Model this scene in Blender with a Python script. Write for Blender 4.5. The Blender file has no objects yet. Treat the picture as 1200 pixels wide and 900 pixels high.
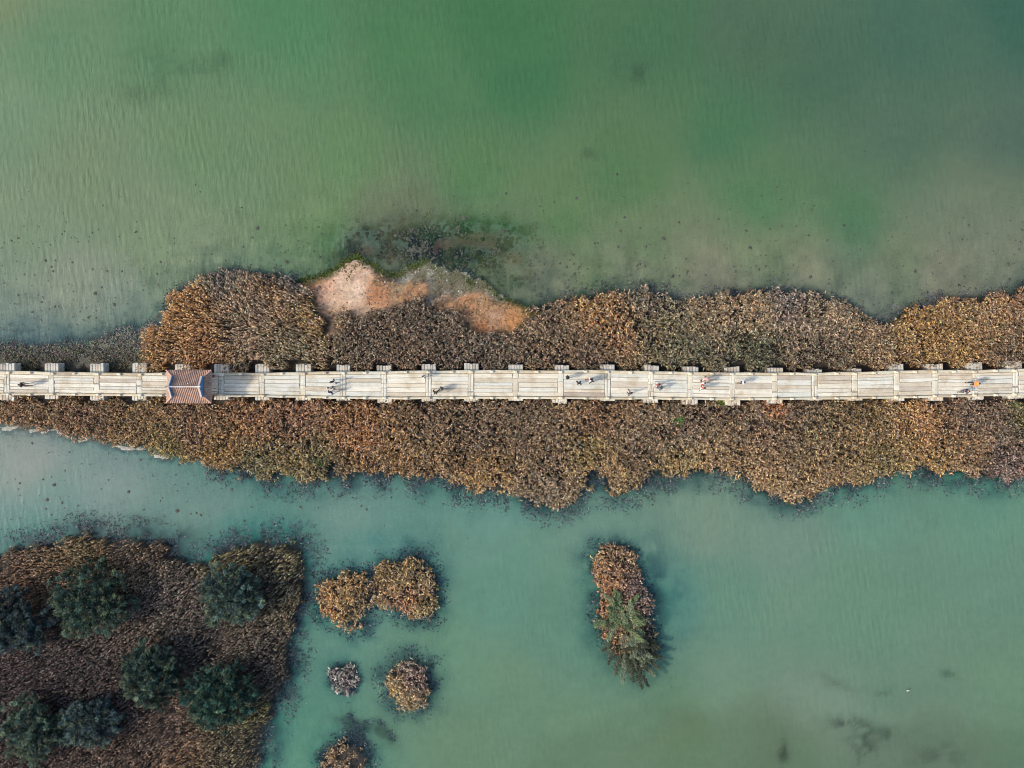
import bpy, bmesh, math, random
import numpy as np
from mathutils import Vector, Matrix

random.seed(11)
RNG = np.random.default_rng(11)
S = bpy.context.scene
COL = S.collection
R = math.radians

# ------------------------------------------------------------------ camera
CAM_H = 88.89
PPM = 9.0                     # photo pixels per metre on the water plane
cam_data = bpy.data.cameras.new('camera')
cam_data.sensor_width = 36.0
cam_data.lens = 24.0
cam_data.clip_start = 0.5
cam_data.clip_end = 4000
cam = bpy.data.objects.new('camera', cam_data)
cam.location = (0, 0, CAM_H)
COL.objects.link(cam)
S.camera = cam

# ------------------------------------------------------------------ daylight
SUN_EL, SUN_AZ = 38.0, 195.0      # azimuth of the sun seen from above, counter-clockwise from +X
w = bpy.data.worlds.new('World')
S.world = w
w.use_nodes = True
wn = w.node_tree.nodes
wl = w.node_tree.links
wn.clear()
sky = wn.new('ShaderNodeTexSky')
sky.sky_type = 'NISHITA'
sky.sun_disc = False
sky.sun_elevation = R(SUN_EL)
sky.sun_rotation = R(90.0 - SUN_AZ)
sky.air_density = 1.0
sky.dust_density = 2.2
bg = wn.new('ShaderNodeBackground')
bg.inputs['Strength'].default_value = 0.15
wo = wn.new('ShaderNodeOutputWorld')
wl.new(sky.outputs['Color'], bg.inputs['Color'])
wl.new(bg.outputs['Background'], wo.inputs['Surface'])

sd = Vector((math.cos(R(SUN_AZ)) * math.cos(R(SUN_EL)), math.sin(R(SUN_AZ)) * math.cos(R(SUN_EL)), math.sin(R(SUN_EL))))
sun_data = bpy.data.lights.new('sun', 'SUN')
sun_data.energy = 2.0
sun_data.angle = R(5.0)
sun_data.color = (1.0, 0.88, 0.72)
sun = bpy.data.objects.new('sun', sun_data)
sun.rotation_euler = sd.to_track_quat('Z', 'Y').to_euler()
sun.location = (-40, -10, 60)
COL.objects.link(sun)

S.view_settings.view_transform = 'Standard'
S.view_settings.look = 'None'
S.view_settings.exposure = 0.75
S.view_settings.gamma = 1.0
S.view_settings.use_curve_mapping = False
S.render.engine = 'CYCLES'
S.cycles.transparent_max_bounces = 12
S.cycles.filter_width = 1.05

# ------------------------------------------------------------------ helpers
def P(px, py, z=0.0):
    """photo pixel -> world point at height z"""
    k = (CAM_H - z) / CAM_H
    return ((px - 600.0) / PPM * k, (450.0 - py) / PPM * k)

def lin(c):
    c = np.asarray(c, dtype=float) / 255.0
    return np.where(c <= 0.04045, c / 12.92, ((c + 0.055) / 1.055) ** 2.4)

EXPO = 1.45   # ratio between displayed linear value and base colour of a flat surface here

def base(c):
    return lin(c) / EXPO

def tag(o, label=None, cat=None, group=None, kind=None):
    if label: o['label'] = label
    if cat: o['category'] = cat
    if group: o['group'] = group
    if kind: o['kind'] = kind
    return o

def empty(name, loc, rz=0.0):
    o = bpy.data.objects.new(name, None)
    o.location = loc
    o.rotation_euler = (0, 0, rz)
    o.empty_display_size = 0.3
    COL.objects.link(o)
    return o

def link_mesh(name, me, parent=None, loc=(0, 0, 0), rot=(0, 0, 0)):
    o = bpy.data.objects.new(name, me)
    o.location = loc
    o.rotation_euler = rot
    COL.objects.link(o)
    if parent: o.parent = parent
    return o

def mesh_from(name, verts, faces, mat=None, smooth=False):
    me = bpy.data.meshes.new(name)
    me.from_pydata([tuple(v) for v in verts], [], [tuple(f) for f in faces])
    if mat: me.materials.append(mat)
    if smooth:
        me.polygons.foreach_set('use_smooth', [True] * len(me.polygons))
    me.update()
    return me

def big_mesh(name, verts, quads, tris, mat=None, cols=None, smooth=False, attrs=None):
    """numpy mesh: verts (n,3), quads (q,4), tris (t,3), optional per-vertex colours"""
    me = bpy.data.meshes.new(name)
    nq, nt = len(quads), len(tris)
    me.vertices.add(len(verts))
    me.vertices.foreach_set('co', np.ascontiguousarray(verts, dtype=np.float32).ravel())
    li = np.concatenate([np.asarray(quads, dtype=np.int32).ravel(), np.asarray(tris, dtype=np.int32).ravel()])
    me.loops.add(len(li))
    me.loops.foreach_set('vertex_index', li)
    me.polygons.add(nq + nt)
    starts = np.concatenate([np.arange(nq) * 4, nq * 4 + np.arange(nt) * 3]).astype(np.int32)
    me.polygons.foreach_set('loop_start', starts)
    if smooth:
        me.polygons.foreach_set('use_smooth', np.ones(nq + nt, dtype=bool))
    me.update(calc_edges=True)
    if cols is not None:
        a = me.color_attributes.new('tint', 'FLOAT_COLOR', 'POINT')
        c4 = np.ones((len(verts), 4), dtype=np.float32)
        c4[:, :3] = cols
        a.data.foreach_set('color', c4.ravel())
    for k, v in (attrs or {}).items():
        a = me.attributes.new(k, 'FLOAT', 'POINT')
        a.data.foreach_set('value', np.asarray(v, dtype=np.float32))
    if mat: me.materials.append(mat)
    return me

LAT = np.random.default_rng(5).random((256, 256))
def vnoise(x, y, scale, seed=0):
    x = np.asarray(x) / scale + 37.7 * seed + 900
    y = np.asarray(y) / scale + 71.3 * seed + 900
    xi = np.floor(x).astype(int); yi = np.floor(y).astype(int)
    fx = x - xi; fy = y - yi
    fx = fx * fx * (3 - 2 * fx); fy = fy * fy * (3 - 2 * fy)
    a = LAT[xi % 256, yi % 256]; b = LAT[(xi + 1) % 256, yi % 256]
    c = LAT[xi % 256, (yi + 1) % 256]; d = LAT[(xi + 1) % 256, (yi + 1) % 256]
    return (a * (1 - fx) + b * fx) * (1 - fy) + (c * (1 - fx) + d * fx) * fy

def fbm(x, y, scale, seed=0, octv=4):
    s = 0; amp = 1; tot = 0
    for i in range(octv):
        s = s + amp * vnoise(x, y, scale / 2 ** i, seed + i * 7)
        tot += amp; amp *= 0.55
    return s / tot

def poly_sd(x, y, poly):
    """signed distance in metres, positive inside; poly in photo pixels"""
    pts = [P(*p) for p in poly]
    d2 = np.full(np.shape(x), 1e12)
    inside = np.zeros(np.shape(x), dtype=bool)
    n = len(pts)
    for i in range(n):
        ax, ay = pts[i]; bx, by = pts[(i + 1) % n]
        ex, ey = bx - ax, by - ay
        t = np.clip(((x - ax) * ex + (y - ay) * ey) / (ex * ex + ey * ey + 1e-12), 0, 1)
        dx = x - (ax + t * ex); dy = y - (ay + t * ey)
        d2 = np.minimum(d2, dx * dx + dy * dy)
        if ay != by:
            c = ((ay > y) != (by > y)) & (x < (bx - ax) * (y - ay) / (by - ay) + ax)
            inside ^= c
    d = np.sqrt(d2)
    return np.where(inside, d, -d)

def field(x, y, pts, power=2.0, soft=28.0):
    """smooth colour field from control points (px, py, (r,g,b), ...)"""
    px = np.asarray(x) * PPM + 600; py = 450 - np.asarray(y) * PPM
    num = 0; den = 0
    for p in pts:
        wgt = 1.0 / ((px - p[0]) ** 2 + (py - p[1]) ** 2 + soft * soft) ** power
        num = num + wgt[..., None] * np.asarray(p[2], dtype=float)
        den = den + wgt
    return num / den[..., None]

# ------------------------------------------------------------------ outlines (photo pixels)
NORTH = [(-160, 400), (-60, 404), (0, 403), (30, 402), (60, 405), (90, 401), (120, 394), (150, 384), (176, 380), (190, 378), (198, 360), (207, 347),
         (218, 337), (236, 327), (262, 322), (290, 322), (318, 323), (345, 328), (358, 333), (385, 325), (400, 312), (412, 302), (424, 304),
         (432, 312), (446, 320), (468, 318), (490, 308), (502, 305), (520, 318), (540, 324), (562, 330), (582, 338), (600, 352), (622, 360),
         (650, 352), (672, 352), (686, 348), (700, 342), (720, 339), (746, 341), (770, 345), (792, 350), (820, 352), (850, 346), (872, 342),
         (900, 340), (930, 342), (960, 346), (986, 353), (1010, 369), (1030, 377), (1048, 371), (1062, 362), (1090, 352), (1112, 350),
         (1150, 348), (1180, 342), (1200, 337), (1270, 325), (1370, 322), (1370, 455), (-160, 455)]
SOUTH = [(-160, 450), (1370, 450), (1370, 552), (1260, 556), (1200, 556), (1183, 560), (1167, 565), (1143, 559), (1117, 555), (1093, 554), (1077, 544),
         (1060, 553), (1033, 557), (1007, 567), (980, 570), (950, 581), (927, 586), (897, 582), (880, 571), (867, 558), (843, 557), (800, 554),
         (783, 562), (760, 557), (747, 569), (733, 580), (713, 575), (705, 558), (698, 551), (693, 560), (692, 571), (670, 587), (650, 593),
         (623, 587), (600, 577), (563, 575), (533, 569), (510, 562), (493, 562), (470, 556), (437, 560), (400, 560), (392, 546), (390, 560), (375, 564),
         (350, 562), (312, 559), (270, 552), (250, 545), (225, 538), (187, 530), (137, 521), (83, 509), (58, 501), (0, 499), (-160, 500)]
SWISLE = [(-200, 655), (-60, 655), (0, 652), (20, 643), (45, 640), (62, 637), (85, 629), (105, 624), (120, 630), (150, 628), (175, 632), (195, 638),
          (213, 651), (228, 659), (241, 655), (255, 648), (275, 640), (300, 633), (330, 631), (350, 633), (358, 645), (360, 670), (357, 700),
          (348, 730), (345, 750), (344, 775), (336, 800), (327, 820), (319, 840), (310, 865), (302, 900), (296, 1020), (-200, 1020)]
CLUMP_A = [(372, 689), (382, 680), (394, 684), (408, 672), (426, 674), (437, 688), (432, 705), (425, 715), (424, 733), (414, 738), (408, 729), (400, 727), (386, 718), (375, 707)]
CLUMP_B = [(441, 670), (450, 661), (468, 663), (480, 655), (496, 658), (507, 683), (505, 698), (511, 713), (500, 721), (488, 720), (476, 716), (466, 707), (448, 709), (437, 692)]
CLUMP_C = [(389, 786), (402, 781), (414, 787), (417, 798), (410, 809), (400, 810), (390, 802)]
CLUMP_D = [(457, 790), (466, 779), (485, 777), (498, 783), (501, 800), (497, 818), (487, 824), (470, 824), (460, 812)]
CLUMP_E = [(384, 886), (396, 874), (410, 866), (420, 866), (430, 880), (430, 1000), (376, 1000), (378, 900)]
ISLET = [(694, 654), (704, 643), (722, 641), (736, 646), (740, 660), (748, 678), (757, 697), (762, 717), (764, 745), (762, 768), (750, 785), (736, 778), (720, 762),
         (706, 742), (702, 722), (703, 700), (697, 678)]
SAND1 = [(355, 331), (376, 328), (394, 320), (403, 308), (413, 302), (425, 308), (436, 318), (447, 326), (467, 330), (501, 333), (505, 346), (502, 354), (476, 357),
         (453, 362), (438, 370), (425, 373), (408, 366), (398, 368), (394, 390), (385, 396), (388, 376), (374, 363), (371, 348)]
SAND2 = [(510, 352), (524, 345), (540, 347), (567, 344), (589, 352), (612, 360), (634, 366), (620, 376), (610, 382), (603, 388), (585, 391), (567, 392), (550, 381), (530, 371), (515, 362)]
FLAT = [(425, 306), (446, 316), (470, 316), (500, 303), (520, 312), (545, 322), (575, 332), (600, 348), (590, 356), (560, 346), (530, 350), (505, 356), (500, 336), (450, 326)]
ALL = [NORTH, SOUTH, SWISLE, CLUMP_A, CLUMP_B, CLUMP_C, CLUMP_D, CLUMP_E, ISLET]

def warp(x, y, amp=0.7, scale=1.6):
    return (x + amp * (fbm(x, y, scale, 3, 3) - 0.5) * 2, y + amp * (fbm(x, y, scale, 9, 3) - 0.5) * 2)

def land_sd(x, y):
    wx, wy = warp(x, y)
    d = np.full(np.shape(x), -1e9)
    for p in ALL:
        d = np.maximum(d, poly_sd(wx, wy, p))
    return d

def gauss(x, y, px, py, rx, ry, rot=0.0):
    cx, cy = P(px, py)
    c, s = math.cos(R(rot)), math.sin(R(rot))
    u = ((x - cx) * c + (y - cy) * s) * PPM / rx
    v = (-(x - cx) * s + (y - cy) * c) * PPM / ry
    return np.exp(-(u * u + v * v))

# weed patches lying on the bottom, dimly seen: px, py, rx, ry, rotation, strength
WEED = [(205, 78, 50, 26, -10, .34), (165, 108, 40, 16, 0, .26), (262, 72, 12, 14, 0, .3), (742, 87, 24, 15, 0, .42), (1000, 853, 26, 12, -12, 1.0),
        (1014, 884, 13, 16, 20, 1.1), (1115, 791, 11, 5, -15, .9), (918, 882, 6, 14, 0, .9), (1036, 812, 8, 9, -50, .6), (1045, 860, 14, 9, 0, .55),
        (1100, 885, 28, 16, 0, .4), (975, 800, 30, 7, -20, .35), (425, 851, 30, 6, -16, 1.1), (452, 858, 16, 8, -50, 1.1), (405, 842, 8, 16, 20, 1.0),
        (420, 866, 20, 9, -42, 1.0), (380, 880, 14, 16, 0, .8), (690, 180, 10, 8, 0, .4),
        (130, 618, 60, 12, 0, .5), (200, 628, 40, 18, 0, .6), (50, 635, 50, 10, 0, .35), (900, 60, 90, 50, 0, .12), (1130, 140, 60, 40, 0, .1)]

# ------------------------------------------------------------------ materials
def new_mat(name):
    m = bpy.data.materials.new(name)
    m.use_nodes = True
    nt = m.node_tree
    b = nt.nodes['Principled BSDF']
    return m, nt, b

def N(nt, kind, **kw):
    n = nt.nodes.new(kind)
    for k, v in kw.items():
        if k in n.inputs: n.inputs[k].default_value = v
        else: setattr(n, k, v)
    return n

def noise(nt, scale, detail=4, rough=0.6, coords='Object', stretch=None, rot=None):
    tc = N(nt, 'ShaderNodeTexCoord')
    n = N(nt, 'ShaderNodeTexNoise')
    n.inputs['Scale'].default_value = scale
    n.inputs['Detail'].default_value = detail
    n.inputs['Roughness'].default_value = rough
    src = tc.outputs[coords]
    if stretch or rot:
        mp = N(nt, 'ShaderNodeMapping')
        if stretch: mp.inputs['Scale'].default_value = stretch
        if rot: mp.inputs['Rotation'].default_value = rot
        nt.links.new(src, mp.inputs['Vector'])
        src = mp.outputs['Vector']
    nt.links.new(src, n.inputs['Vector'])
    return n

def ramp(nt, src, stops):
    r = N(nt, 'ShaderNodeValToRGB')
    el = r.color_ramp.elements
    while len(el) < len(stops): el.new(0.5)
    for e, (p, c) in zip(el, stops):
        e.position = p
        e.color = (c[0], c[1], c[2], 1) if hasattr(c, '__len__') else (c, c, c, 1)
    nt.links.new(src, r.inputs['Fac'])
    return r

def mixc(nt, mode, fac, a, b):
    m = N(nt, 'ShaderNodeMix', data_type='RGBA', blend_type=mode)
    if hasattr(fac, 'links'): nt.links.new(fac, m.inputs[0])
    else: m.inputs[0].default_value = fac
    for v, i in ((a, 6), (b, 7)):
        if hasattr(v, 'links'): nt.links.new(v, m.inputs[i])
        else: m.inputs[i].default_value = (*v, 1) if len(v) == 3 else v
    return m.outputs[2]

def bump(nt, b, src, strength, dist):
    bp = N(nt, 'ShaderNodeBump')
    bp.inputs['Strength'].default_value = strength
    bp.inputs['Distance'].default_value = dist
    nt.links.new(src, bp.inputs['Height'])
    nt.links.new(bp.outputs['Normal'], b.inputs['Normal'])
    return bp

def mat_leaf(name, rough=0.7, sheen=0.0, trans=0.25):
    """reed and leaf material: colour from the plant's own tint"""
    m, nt, b = new_mat(name)
    a = N(nt, 'ShaderNodeAttribute', attribute_name='tint')
    nt.links.new(a.outputs['Color'], b.inputs['Base Color'])
    b.inputs['Roughness'].default_value = rough
    b.inputs['Specular IOR Level'].default_value = 0.2
    tr = N(nt, 'ShaderNodeBsdfTranslucent')
    nt.links.new(a.outputs['Color'], tr.inputs['Color'])
    mx = N(nt, 'ShaderNodeMixShader')
    mx.inputs[0].default_value = trans
    nt.links.new(b.outputs[0], mx.inputs[1]); nt.links.new(tr.outputs[0], mx.inputs[2])
    nt.links.new(mx.outputs[0], nt.nodes['Material Output'].inputs['Surface'])
    return m

M = {}
M['reed'] = mat_leaf('dry_reed')
M['leaf'] = mat_leaf('feathery_leaf', 0.6, trans=0.2)

def mat_ground():
    m, nt, b = new_mat('mud_and_sand')
    a = N(nt, 'ShaderNodeAttribute', attribute_name='tint')
    n1 = noise(nt, 2.2, 8, 0.72)
    r1 = ramp(nt, n1.outputs['Fac'], [(0.28, 0.45), (0.5, 0.95), (0.72, 1.45)])
    c = mixc(nt, 'MULTIPLY', 1.0, a.outputs['Color'], r1.outputs['Color'])
    n2 = noise(nt, 9.0, 4, 0.6)
    r2 = ramp(nt, n2.outputs['Fac'], [(0.3, 0.7), (0.7, 1.25)])
    c = mixc(nt, 'MULTIPLY', 0.8, c, r2.outputs['Color'])
    nt.links.new(c, b.inputs['Base Color'])
    b.inputs['Roughness'].default_value = 0.85
    bump(nt, b, n1.outputs['Fac'], 0.5, 0.12)
    return m
M['ground'] = mat_ground()

def mat_water():
    m = bpy.data.materials.new('turbid_lagoon_water')
    m.use_nodes = True
    nt = m.node_tree
    nt.nodes.clear()
    out = N(nt, 'ShaderNodeOutputMaterial')
    a = N(nt, 'ShaderNodeAttribute', attribute_name='tint')
    mk = N(nt, 'ShaderNodeAttribute', attribute_name='murk')
    rp = N(nt, 'ShaderNodeAttribute', attribute_name='ripple')
    # drifting silt: soft large mottling of the suspended colour
    n0 = noise(nt, 0.06, 5, 0.6, stretch=(1.0, 1.5, 1))
    r0 = ramp(nt, n0.outputs['Fac'], [(0.3, (0.9, 0.93, 0.93)), (0.5, (1, 1, 1)), (0.7, (1.1, 1.06, 1.02))])
    c = mixc(nt, 'MULTIPLY', 0.8, a.outputs['Color'], r0.outputs['Color'])
    ns = noise(nt, 0.9, 6, 0.7)
    rs = ramp(nt, ns.outputs['Fac'], [(0.3, 0.93), (0.7, 1.07)])
    c = mixc(nt, 'MULTIPLY', 1.0, c, rs.outputs['Color'])
    dif = N(nt, 'ShaderNodeBsdfDiffuse')
    nt.links.new(c, dif.inputs['Color'])
    tr = N(nt, 'ShaderNodeBsdfTransparent')
    tr.inputs['Color'].default_value = (0.80, 0.93, 0.90, 1)
    mx = N(nt, 'ShaderNodeMixShader')
    nt.links.new(mk.outputs['Fac'], mx.inputs[0])
    nt.links.new(tr.outputs[0], mx.inputs[1]); nt.links.new(dif.outputs[0], mx.inputs[2])
    gl = N(nt, 'ShaderNodeBsdfGlossy')
    gl.inputs['Roughness'].default_value = 0.10
    fr = N(nt, 'ShaderNodeFresnel'); fr.inputs['IOR'].default_value = 1.33
    mg = N(nt, 'ShaderNodeMixShader')
    nt.links.new(fr.outputs[0], mg.inputs[0])
    nt.links.new(mx.outputs[0], mg.inputs[1]); nt.links.new(gl.outputs[0], mg.inputs[2])
    nt.links.new(mg.outputs[0], out.inputs['Surface'])
    # wind ripples: long crests roughly along Y, drifting direction, broken up
    tcw = N(nt, 'ShaderNodeTexCoord')
    mpw = N(nt, 'ShaderNodeMapping'); mpw.inputs['Rotation'].default_value = (0, 0, R(-22))
    mpw.inputs['Scale'].default_value = (1, 0.45, 1)
    nt.links.new(tcw.outputs['Object'], mpw.inputs['Vector'])
    wav = N(nt, 'ShaderNodeTexWave', wave_type='BANDS', bands_direction='X', wave_profile='SIN')
    wav.inputs['Scale'].default_value = 0.40; wav.inputs['Distortion'].default_value = 6.5
    wav.inputs['Detail'].default_value = 3.0; wav.inputs['Detail Scale'].default_value = 0.55; wav.inputs['Detail Roughness'].default_value = 0.6
    nt.links.new(mpw.outputs['Vector'], wav.inputs['Vector'])
    wmask = noise(nt, 1.0, 3, 0.6, stretch=(.5, .22, 1), rot=(0, 0, R(-8)))
    wmr = ramp(nt, wmask.outputs['Fac'], [(0.38, 0.0), (0.62, 1.0)])
    wmu = N(nt, 'ShaderNodeMath', operation='MULTIPLY')
    nt.links.new(wav.outputs['Fac'], wmu.inputs[0]); nt.links.new(wmr.outputs['Color'], wmu.inputs[1])
    wv = noise(nt, 1.0, 3, 0.55, stretch=(1.8, 0.5, 1), rot=(0, 0, R(-24)))
    ad = N(nt, 'ShaderNodeMath', operation='MULTIPLY_ADD')
    nt.links.new(wmu.outputs[0], ad.inputs[0]); ad.inputs[1].default_value = 0.17
    nt.links.new(wv.outputs['Fac'], ad.inputs[2])
    gust = noise(nt, 0.12, 3, 0.6)
    gr = ramp(nt, gust.outputs['Fac'], [(0.35, 0.35), (0.6, 1.0)])
    g2 = N(nt, 'ShaderNodeMath', operation='MULTIPLY')
    nt.links.new(gr.outputs['Color'], g2.inputs[0]); nt.links.new(rp.outputs['Fac'], g2.inputs[1])
    bp = N(nt, 'ShaderNodeBump')
    bp.inputs['Distance'].default_value = 0.22
    nt.links.new(g2.outputs[0], bp.inputs['Strength'])
    nt.links.new(ad.outputs[0], bp.inputs['Height'])
    for n in (dif, gl, fr): nt.links.new(bp.outputs['Normal'], n.inputs['Normal'])
    return m
M['water'] = mat_water()

def mat_granite(name, c1, c2, streak=True):
    m, nt, b = new_mat(name)
    oi = N(nt, 'ShaderNodeObjectInfo')
    n1 = noise(nt, 1.1, 6, 0.65, stretch=(0.5, 3.0, 3.0) if streak else None)
    r1 = ramp(nt, n1.outputs['Fac'], [(0.28, c2), (0.62, c1)])
    rr = ramp(nt, oi.outputs['Random'], [(0.0, (0.80, 0.73, 0.64)), (0.22, (1.0, 0.97, 0.90)), (0.45, (0.90, 0.95, 0.97)), (0.68, (1.08, 1.08, 1.05)), (0.88, (0.98, 0.91, 0.80)), (1.0, (0.68, 0.62, 0.60))])
    c = mixc(nt, 'MULTIPLY', 1.0, r1.outputs['Color'], rr.outputs['Color'])
    n2 = noise(nt, 7.0, 5, 0.7)
    r2 = ramp(nt, n2.outputs['Fac'], [(0.30, 0.55), (0.42, 0.95), (0.7, 1.1)])
    c = mixc(nt, 'MULTIPLY', 0.8, c, r2.outputs['Color'])
    n3 = N(nt, 'ShaderNodeTexNoise'); n3.inputs['Scale'].default_value = 0.5; n3.inputs['Detail'].default_value = 6; n3.inputs['Roughness'].default_value = .7
    geo = N(nt, 'ShaderNodeNewGeometry'); nt.links.new(geo.outputs['Position'], n3.inputs['Vector'])
    r3 = ramp(nt, n3.outputs['Fac'], [(0.36, (.80, .74, .66)), (0.5, (1, 1, 1)), (0.66, (1.06, 1.07, 1.08))])
    c = mixc(nt, 'MULTIPLY', 1.0, c, r3.outputs['Color'])
    nt.links.new(c, b.inputs['Base Color'])
    b.inputs['Roughness'].default_value = 0.8
    bump(nt, b, n2.outputs['Fac'], 0.4, 0.03)
    return m
M['granite'] = mat_granite('weathered_granite', (0.66, 0.625, 0.515), (0.50, 0.475, 0.42))
M['kerb'] = mat_granite('pale_granite', (0.62, 0.57, 0.44), (0.42, 0.37, 0.27))
M['post'] = mat_granite('cream_granite', (0.78, 0.70, 0.55), (0.60, 0.53, 0.40), False)
M['pier'] = mat_granite('pier_granite', (0.62, 0.59, 0.51), (0.36, 0.34, 0.30), False)

def mat_simple(name, col, rough=0.7, var=0.25, scale=5.0):
    m, nt, b = new_mat(name)
    n = noise(nt, scale, 4, 0.6)
    lo = [c * (1 - var) for c in col]; hi = [min(1, c * (1 + var)) for c in col]
    r = ramp(nt, n.outputs['Fac'], [(0.3, lo), (0.7, hi)])
    nt.links.new(r.outputs['Color'], b.inputs['Base Color'])
    b.inputs['Roughness'].default_value = rough
    return m
M['filling'] = mat_simple('sandy_joint_filling', (0.30, 0.27, 0.21), .9, .3)
M['tile'] = mat_simple('terracotta_tile', (0.41, 0.25, 0.175), 0.75, 0.35, 2.0)
M['ridge'] = mat_simple('mortared_ridge', (0.50, 0.45, 0.42), 0.8, 0.2)
M['ridge_shade'] = mat_simple('shade_blue_ridge_face', (0.07, 0.20, 0.38), 0.7, 0.3)  # blue of the shaded ridge and gable faces, held in the base colour
M['ridge_pink'] = mat_simple('pink_plaster', (0.55, 0.32, 0.24), 0.8, 0.2)
M['wood'] = mat_simple('dark_red_timber', (0.16, 0.05, 0.035), 0.6, 0.2)
M['bark'] = mat_simple('grey_bark', (0.12, 0.10, 0.08), 0.9, 0.3)
M['weed'] = mat_simple('bottom_weed', (0.035, 0.045, 0.035), 0.9, 0.4, 1.5)
M['weed_top'] = mat_simple('surfacing_weed', (0.052, 0.056, 0.042), .9, .5, .6)
M['shell'] = mat_simple('bleached_shell', (0.55, 0.55, 0.50), 0.7, 0.2)
M['stone'] = mat_simple('mud_stone', (0.16, 0.15, 0.13), 0.9, 0.4)

# ------------------------------------------------------------------ terrain grid
def axis(lo, hi, step, far):
    a = np.arange(lo, hi + 1e-6, step)
    ext = []
    d = step; v = 0
    while v < far:
        d *= 1.35; v += d; ext.append(v)
    ext = np.array(ext)
    return np.concatenate([(lo - ext)[::-1], a, hi + ext])

def grid_mesh(xs, ys):
    X, Y = np.meshgrid(xs, ys)
    ny, nx = X.shape
    idx = np.arange(nx * ny).reshape(ny, nx)
    q = np.stack([idx[:-1, :-1], idx[:-1, 1:], idx[1:, 1:], idx[1:, :-1]], -1).reshape(-1, 4)
    return X.ravel(), Y.ravel(), q

gx = axis(-84, 84, 0.36, 1500)
gy = axis(-60, 60, 0.36, 1500)
X, Y, Q = grid_mesh(gx, gy)
SD = land_sd(X, Y)
PX = X * PPM + 600; PY = 450 - Y * PPM
wx_, wy_ = warp(X, Y)
sand1 = poly_sd(wx_, wy_, SAND1); sand2 = poly_sd(wx_, wy_, SAND2); flat = poly_sd(wx_, wy_, FLAT)

def shoal(x, y):
    """metres of extra shallow water beyond the shore: wide on the north side"""
    px = x * PPM + 600; py = 450 - y * PPM
    return px, py

out = np.maximum(-SD, 0)
north = PY < 450
# depth profile
reach = np.where(north, 11.0 + 4 * (fbm(X, Y, 14, 2) - .5), 5.0 + 3 * (fbm(X, Y, 9, 4) - .5))
depth = 0.10 + 1.5 * (1 - np.exp(-(out / reach) ** 1.35))
west_flat = (PY > 450) & (PY < 640) & (PX < 520)
depth = np.where(west_flat, 0.10 + 0.9 * (1 - np.exp(-(out / 6.0) ** 1.3)), depth)
algae = gauss(X, Y, 505, 283, 105, 30) + 0.9 * gauss(X, Y, 570, 275, 60, 22) + 0.7 * gauss(X, Y, 420, 285, 40, 25) + 0.5 * gauss(X, Y, 620, 320, 40, 30)
algae = np.clip(algae, 0, 1)
depth = depth * (1 - 0.72 * algae)
weed = np.zeros_like(X)
for (a, b_, rx, ry, rot, st) in WEED:
    weed += st * gauss(X, Y, a, b_, rx, ry, rot)
wn_ = np.clip((fbm(X, Y, 1.6, 21, 4) - 0.38) * 4.5, 0, 1)
weedn = np.clip(weed * (0.35 + 0.9 * wn_), 0, 1)
zb = np.where(SD > 0, np.minimum(-0.14 + SD * 0.22, 0.34), -depth * np.clip(out / 0.7, 0, 1) - 0.14)
zb += (fbm(X, Y, 1.1, 31, 3) - 0.5) * 0.10 * np.clip(1.2 - out / 8, 0.2, 1)
sandy = np.maximum(sand1, sand2)
zb = np.where(sandy > 0, np.maximum(zb, 0.20 + 0.1 * fbm(X, Y, 3, 8)), zb)
zb = np.where((flat > 0) & (sandy < 0), 0.03 + 0.06 * (fbm(X, Y, 1.3, 12) - 0.35), zb)
rimz = np.exp(-((out - 0.45) / 0.55) ** 2) * (SD < 0.1) * ((PY > 450) & (PX < 262) & (PY < 620)) * np.clip(fbm(X, Y, 1.5, 261, 4) * 3 - .6, 0, 1)
zb = zb + .26 * rimz

# bed colours (albedo)
LANDC = [(60, 425, (70, 68, 58)), (60, 405, (112, 112, 100)), (150, 392, (122, 122, 110)), (150, 415, (96, 92, 76)), (10, 410, (90, 92, 78)), (280, 380, (80, 68, 55)), (500, 400, (52, 48, 44)), (900, 400, (55, 52, 44)), (1150, 400, (70, 60, 46)),
         (100, 490, (70, 56, 48)), (400, 520, (62, 52, 42)), (800, 520, (52, 48, 42)), (1150, 520, (58, 50, 44)), (905, 478, (84, 66, 52)), (150, 750, (46, 40, 40)), (300, 650, (56, 50, 42)), (730, 700, (62, 52, 44))]
BEDC = [(440, 275, (136, 140, 116)), (520, 280, (140, 138, 118)), (600, 300, (146, 142, 122)), (560, 320, (150, 148, 130)), (60, 330, (140, 142, 112)), (300, 280, (132, 138, 104)), (650, 330, (140, 138, 105)), (900, 300, (120, 130, 90)), (1150, 300, (125, 130, 100)),
        (60, 540, (150, 152, 140)), (300, 590, (140, 146, 132)), (600, 620, (130, 138, 115)), (1000, 620, (125, 138, 112)), (500, 850, (110, 130, 100)), (1000, 800, (120, 128, 100))]
cl = base(field(X, Y, LANDC)); cb = base(field(X, Y, BEDC))
tshore = np.clip((SD + 0.25) / 0.9, 0, 1)[:, None]
colb = cb * (1 - tshore) + cl * tshore
marg = np.clip((SD + .5) / .5, 0, 1) * np.clip((1.6 - SD) / .8, 0, 1) * (1 - np.clip(gauss(X, Y, 500, 300, 120, 60) * 1.8, 0, 1)) * np.where(((PX < 190) & (PY < 450)) | ((PX < 262) & (PY > 450) & (PY < 600)), 0.0, 1.0)
colb = colb * (1 - .7 * marg[:, None]) + base((52, 54, 54)) * .7 * marg[:, None]
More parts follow.
